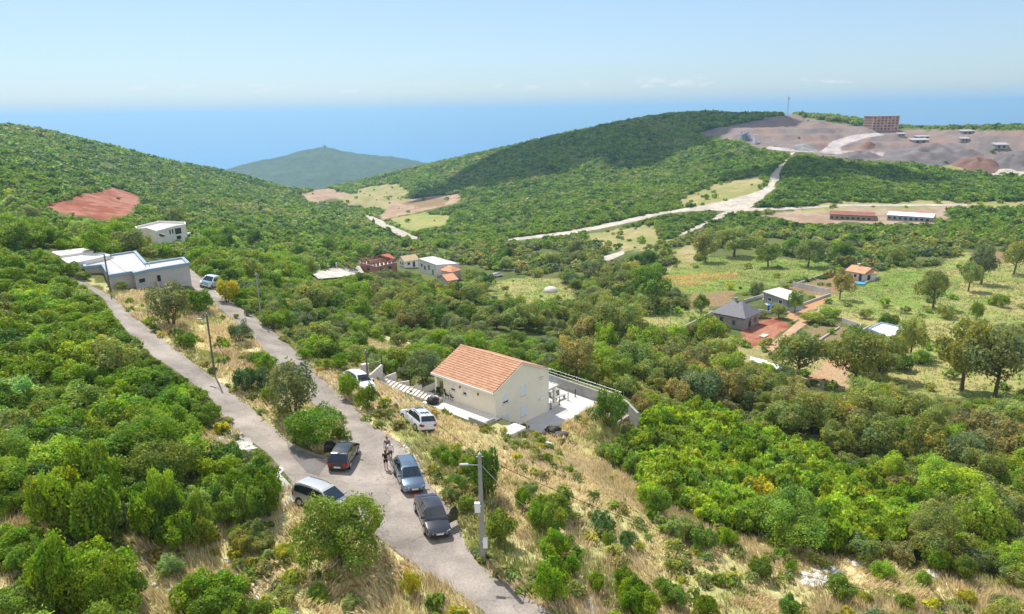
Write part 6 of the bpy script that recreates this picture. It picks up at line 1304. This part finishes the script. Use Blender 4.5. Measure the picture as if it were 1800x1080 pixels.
def lid(px, py, w_, label, z=.12): p = at1(px, py); q_ = MB(); q_.box(-w_, w_, -w_ * .8, w_ * .8, -.3, z); q_.box(-w_ * .3, w_ * .3, -w_ * .3, w_ * .3, z, z + .06); q_.box(-.06, .06, -.06, .06, z + .06, z + .1); o = q_.build('manhole_slab', mat('pale_slab', (.66, .63, .58)), None, bevel=.015); o.location = p; o.rotation_euler = (0, 0, RAD(48)); tag(o, label, 'manhole cover')
lid(949, 783, 1.0, 'square pale manhole slab in the grass below the terrace')
def bag(px, py, w_, h, m, label, seed, z=None):
    p = at1(px, py) if z is None else Vector(on_z(px, py, z)); rr = random.Random(seed); bm = bmesh.new(); bmesh.ops.create_icosphere(bm, subdivisions=3, radius=1)
    for v in bm.verts: k = 1 + .22 * math.sin(3.1 * v.co.x + seed) * math.cos(2.7 * v.co.y + seed) + .1 * math.sin(7 * v.co.z + 5 * v.co.x) + rr.uniform(-.03, .03); v.co = Vector((v.co.x * w_ * k, v.co.y * w_ * .75 * k, max(-.15, v.co.z * h * k + h * .7)))
    me = bpy.data.meshes.new('rubbish_sack'); bm.to_mesh(me); bm.free(); me.materials.append(m); me.polygons.foreach_set('use_smooth', [True] * len(me.polygons)); o = link(bpy.data.objects.new('rubbish_sack', me)); o.location = p; tag(o, label, 'sack')
bag(973, 762, .9, .45, DARK, 'black sack lying in the dry grass below the terrace', 1); bag(967, 757, .5, .35, WHITEP, 'white sack beside the black one below the terrace', 2); bag(985, 768, .8, .3, mat('dark_tarp', (.09, .075, .06), .8), 'brown crumpled tarp right of the black sack', 3)
bag(761, 711, .75, .5, DARK, 'black covered bundle at the patio corner near the stairs', 4, -2.75); bag(771, 707, .45, .3, CONCG, 'grey bundle beside the black one on the patio', 5, -2.66)
p = at1(968, 513); q_ = MB(); q_.lathe([(2.2, -.3), (2.3, .5), (1.9, 1.2), (1.0, 1.6), (.2, 1.7)], n=24); o = q_.build('water_cistern', CONCW, None, True); o.location = p; tag(o, 'small round pale cistern in the valley meadow', 'cistern')
lg = empty('timber_pile', at1(1735, 1000), 0); tag(lg, 'bundle of grey poles lying at the lower right wood edge', 'timber pile'); a = at1(1712, 992); b_ = at1(1765, 1008)
for i in range(6): q_ = MB(); o_ = Vector((0, i * .12 - .3, .12 + (i % 2) * .12)); q_.tube([a - lg.location + o_, b_ - lg.location + o_ + Vector((0, rn.uniform(-.2, .2), 0))], .07, 6); q_.build('log', WOOD, lg)
# loose stones: countless, one mass per patch
def rubble(polys, n, smin, smax, name, m):
    V = []; Fq = []; bm = bmesh.new(); bmesh.ops.create_icosphere(bm, subdivisions=1, radius=1); bv = np.array([v.co[:] for v in bm.verts]); bf = [tuple(v.index for v in f.verts) for f in bm.faces]; bm.free(); k = 0
    for s, w_ in polys:
        pl = P2(s); xs = np.array(pl); c = 0
        while c < int(n * w_):
            x_, y_ = rng.uniform(xs[:, 0].min(), xs[:, 0].max()), rng.uniform(xs[:, 1].min(), xs[:, 1].max())
            if not inside(np.array([x_]), np.array([y_]), pl)[0]: continue
            p = at(x_, y_)[0]; sc = rng.uniform(smin, smax) * rng.uniform(.6, 1.4); b2 = bv * (1 + rng.uniform(-.3, .3, bv.shape)) * sc * np.array((1, rng.uniform(.6, 1), .55)); a = rng.uniform(0, 6.3); R_ = np.array(((math.cos(a), -math.sin(a), 0), (math.sin(a), math.cos(a), 0), (0, 0, 1)))
            V += [tuple(q) for q in b2 @ R_.T + p + np.array((0, 0, sc * .2))]; Fq += [tuple(i + k for i in f) for f in bf]; k += len(bv); c += 1
    o = MB().add(V, Fq).build(name, m); o['kind'] = 'stuff'
STONE = mat('limestone', (.55, .53, .48), .9, .2, 2)
rubble([("1400,1020 1420,1005 1455,1000 1480,1008 1470,1025 1430,1038", 1.0), ("1480,978 1500,975 1525,992 1510,1000 1485,992", .5), ("1612,1005 1640,1003 1650,1015 1620,1018", .3)], 70, .18, .45, 'rock_rubble', STONE)
rubble([("390,975 430,985 470,1010 520,1060 540,1080 470,1080 430,1030", 1.), ("180,990 260,985 300,1020 340,1040 330,1060 250,1030", 1.), ("0,1030 40,1020 70,1060 0,1075", .6), ("1020,1050 1080,1050 1085,1080 1020,1085", .5), ("700,776 733,795 748,818 735,822 712,792", .7), ("388,768 436,778 486,822 520,872 500,880 440,800", .9), ("985,800 1000,795 1040,828 1018,830", .4), ("795,815 830,800 870,830 850,835", .25), ("660,668 700,690 770,740 700,740", .7), ("690,600 740,600 735,612 690,610", .4), ("400,620 430,625 440,640 410,645", .3), ("265,555 285,558 280,566 262,562", .4)], 80, .06, .2, 'loose_stones', STONE)
# ------------------------------------------------------------------ people
SKIN = mat('skin', (.5, .3, .21), .6); DG = bpy.context.evaluated_depsgraph_get
def skin_mesh(name, verts, edges, m, parent, sub=2, root=0):
    me = bpy.data.meshes.new(name); bm = bmesh.new(); ly = bm.verts.layers.skin.verify(); vs = []
    for i, (p, r_) in enumerate(verts):
        v = bm.verts.new(p); v[ly].radius = (r_, r_) if not isinstance(r_, tuple) else r_; v[ly].use_root = i == root; vs.append(v)
    for a, b_ in edges: bm.edges.new((vs[a], vs[b_]))
    bm.to_mesh(me); bm.free(); o = bpy.data.objects.new(name, me); COL.objects.link(o); s = o.modifiers.new('s', 'SKIN'); s.use_smooth_shade = True; d = o.modifiers.new('d', 'SUBSURF'); d.levels = sub; d.render_levels = sub
    bpy.context.view_layer.update(); ev = o.evaluated_get(bpy.context.evaluated_depsgraph_get()); nm = bpy.data.meshes.new_from_object(ev); bpy.data.objects.remove(o); nm.materials.clear(); nm.materials.append(m)
    nm.polygons.foreach_set('use_smooth', [True] * len(nm.polygons)); nm.name = name; return link(bpy.data.objects.new(name, nm), parent)
def person(label, pos, az, H, shirt, bottoms, hair, arms, long_hair=True, stride=.06):
    """standing figure; +Y is where it faces; arms: (elbow, hand) offsets for left, right"""
    k = H / 1.72; r = empty('person', pos, az); tag(r, label, 'person'); r.scale = (k, k, k)
    V = [((0, 0, .95), (.15, .11)), ((0, 0, 1.1), (.125, .095)), ((0, .01, 1.28), (.155, .105)), ((0, 0, 1.43), (.12, .08)), ((0, .0, 1.5), .052), ((0, .02, 1.57), (.07, .078)), ((0, .02, 1.65), (.075, .09)), ((0, .015, 1.71), (.045, .055))]
    E = [(0, 1), (1, 2), (2, 3), (3, 4), (4, 5), (5, 6), (6, 7)]
    for s, (el, ha) in zip((-1, 1), arms):
        n = len(V); V += [((s * .17, 0, 1.41), .06), ((s * .2 + el[0] * s, el[1], el[2]), .042), ((s * .2 + ha[0] * s, ha[1], ha[2]), .03), ]; E += [(3, n), (n, n + 1), (n + 1, n + 2)]
        h0 = Vector(V[n + 2][0]); d = (h0 - Vector(V[n + 1][0])).normalized(); side = d.cross(Vector((0, 1, 0))).normalized() if abs(d.y) < .9 else Vector((1, 0, 0)); pm = h0 + d * .07; m0 = len(V); V += [(tuple(pm), (.038, .022))]; E += [(n + 2, m0)]
        for q_, (o_, l_) in enumerate(((-.03, .065), (-.01, .08), (.01, .075), (.03, .06))):
            a = pm + side * o_ + d * .035; i0 = len(V); V += [(tuple(a), .011), (tuple(a + d * l_ * .6 + Vector((0, .01, 0))), .009), (tuple(a + d * l_ + Vector((0, .025, 0))), .008)]; E += [(m0, i0), (i0, i0 + 1), (i0 + 1, i0 + 2)]
        i0 = len(V); t_ = h0 + d * .03 + side * s * -.045 + Vector((0, .02, 0)); V += [(tuple(t_), .012), (tuple(t_ + d * .045), .009)]; E += [(n + 2, i0), (i0, i0 + 1)]
    for s in (-1, 1):
        y_ = s * stride; n = len(V); V += [((s * .09, 0, .86), (.1, .1)), ((s * .1, y_ * .6 + .01, .5), .062), ((s * .1, y_ * .8 - .02, .32), .058), ((s * .1, y_, .09), .04), ((s * .105, y_ + .04, .035), (.042, .035)), ((s * .11, y_ + .16, .03), (.038, .026))]
        E += [(0, n)] + [(n + i, n + i + 1) for i in range(5)]
    b_ = skin_mesh('body', V, E, SKIN, r)
    # clothes follow the body a little outside it
    T = [((0, 0, .93), (.165, .125)), ((0, 0, 1.1), (.145, .112)), ((0, .01, 1.28), (.172, .122)), ((0, 0, 1.43), (.135, .092)), ((0, 0, 1.47), (.075, .065))]; TE = [(0, 1), (1, 2), (2, 3), (3, 4)]
    for s, (el, ha) in zip((-1, 1), arms): n = len(T); T += [((s * .175, 0, 1.41), .075), ((s * .19 + el[0] * s * .6, el[1] * .6, 1.41 + (el[2] - 1.41) * .62), .06)]; TE += [(3, n), (n, n + 1)]
    skin_mesh('shirt', T, TE, shirt, r)
    S_ = [((0, 0, 1.0), (.155, .12)), ((0, 0, .9), (.165, .125))]; SE = [(0, 1)]
    for s in (-1, 1): n = len(S_); S_ += [((s * .09, 0, .82), (.115, .115)), ((s * .1, s * stride * .4 + .005, .6), .085)]; SE += [(1, n), (n, n + 1)]
    skin_mesh('shorts', S_, SE, bottoms, r)
    hm = [((0, -.015, 1.63), (.088, .1)), ((0, -.01, 1.71), (.082, .09)), ((0, -.0, 1.755), (.045, .05))]; he = [(0, 1), (1, 2)]
    if long_hair: hm += [((0, -.07, 1.54), (.075, .04)), ((0, -.085, 1.42), (.07, .03))]; he += [(0, 3), (3, 4)]
    hd = skin_mesh('hair', hm, he, hair, r)
    q_ = MB(); q_.lathe([(.001, -.012), (.012, 0), (.001, .012)], (-.032, .108, 1.645), 8); q_.lathe([(.001, -.012), (.012, 0), (.001, .012)], (.032, .108, 1.645), 8); q_.build('eye', DARK, r)
    q_ = MB(); q_.add([(-.014, .1, 1.595), (.014, .1, 1.595), (0, .135, 1.6), (0, .105, 1.64)], [(0, 1, 2), (0, 2, 3), (1, 3, 2), (0, 3, 1)]); q_.build('nose', SKIN, r)
    q_ = MB(); q_.box(-.022, .022, .09, .106, 1.56, 1.568); q_.build('mouth', mat('lips', (.35, .12, .1), .5), r)
    for s in (-1, 1): q_ = MB(); q_.lathe([(.005, -.03), (.018, -.012), (.02, .012), (.006, .03)], (s * .083, .01, 1.62), 8); q_.build('ear', SKIN, r)
    for s in (-1, 1): q_ = MB(); q_.box(s * .105 - .05, s * .105 + .05, s * stride - .06, s * stride + .22, -.005, .05); q_.build('shoe', mat('pale_shoes', (.4, .38, .36), .7), r, bevel=.018)
def standing(px, py): p = at1(px, py); p.z += .05; return p
BLK = mat('black_cloth', (.015, .014, .016), .9); WCL = mat('white_cloth', (.75, .74, .74), .9); JEAN = mat('blue_denim', (.05, .075, .13), .9, .1, 8); GCL = mat('grey_cloth', (.12, .11, .13), .9)
HAIRB = mat('brown_hair', (.06, .035, .022), .6); HAIRD = mat('dark_hair', (.025, .018, .014), .6)
person('person in black T-shirt and black shorts with arms folded in front', standing(679, 826), -15, 1.68, BLK, BLK, HAIRB, (((.06, -.04, 1.16), (-.02, .2, 1.12)), ((.06, -.04, 1.16), (-.02, .2, 1.1))))
person('person in white T-shirt and blue denim shorts beside the estate car', standing(687, 812), 160, 1.78, WCL, JEAN, HAIRD, (((.05, -.02, 1.15), (.04, .08, .92)), ((.08, -.05, 1.16), (.0, .12, 1.05))), False)
person('person in grey top standing behind the one in white', standing(682, 803), 175, 1.74, GCL, JEAN, HAIRD, (((.05, -.02, 1.15), (.06, .05, .9)), ((.05, -.02, 1.15), (.06, .05, .9))))
# ------------------------------------------------------------------ clouds: one overhead (its shade lies on the ridge) and small ones low over the sea
CLM = mat('cloud_white', (.9, .91, .93), 1.0)
def cloud(pos, sx, sy, sz, seed, label, n=26):
    rr = random.Random(seed); bm = bmesh.new()
    for i in range(n):
        a = rr.uniform(0, 6.283); q_ = math.sqrt(rr.random()); r_ = (1 - .6 * q_) * .42
        bmesh.ops.create_icosphere(bm, subdivisions=2, radius=1, matrix=Matrix.Translation((math.cos(a) * q_ * sx * .8, math.sin(a) * q_ * sy * .8, rr.uniform(0, .4) * sz)) @ Matrix.Diagonal((r_ * sx, r_ * sy, r_ * sz * 1.6, 1)))
    for v in bm.verts: v.co += Vector((rr.uniform(-1, 1), rr.uniform(-1, 1), rr.uniform(-1, 1))) * .03 * sx
    me = bpy.data.meshes.new('cloud'); bm.to_mesh(me); bm.free(); me.materials.append(CLM); me.polygons.foreach_set('use_smooth', [True] * len(me.polygons)); o = link(bpy.data.objects.new('cloud', me)); o.location = pos; tag(o, label, 'cloud'); o['kind'] = 'structure'
def overhead(px, py, alt, sx, sy, seed, label):
    p = at1(px, py); t = (alt - p.z) / sd.z; q_ = p + sd * t; cloud(q_, sx, sy, sx * .25, seed, label)
overhead(930, 290, 620, 170, 150, 3, 'white cloud above the forested ridge'); overhead(1090, 248, 620, 210, 130, 5, 'white cloud above the ridge top'); overhead(1440, 300, 640, 90, 60, 8, 'small white cloud above the quarry wood')
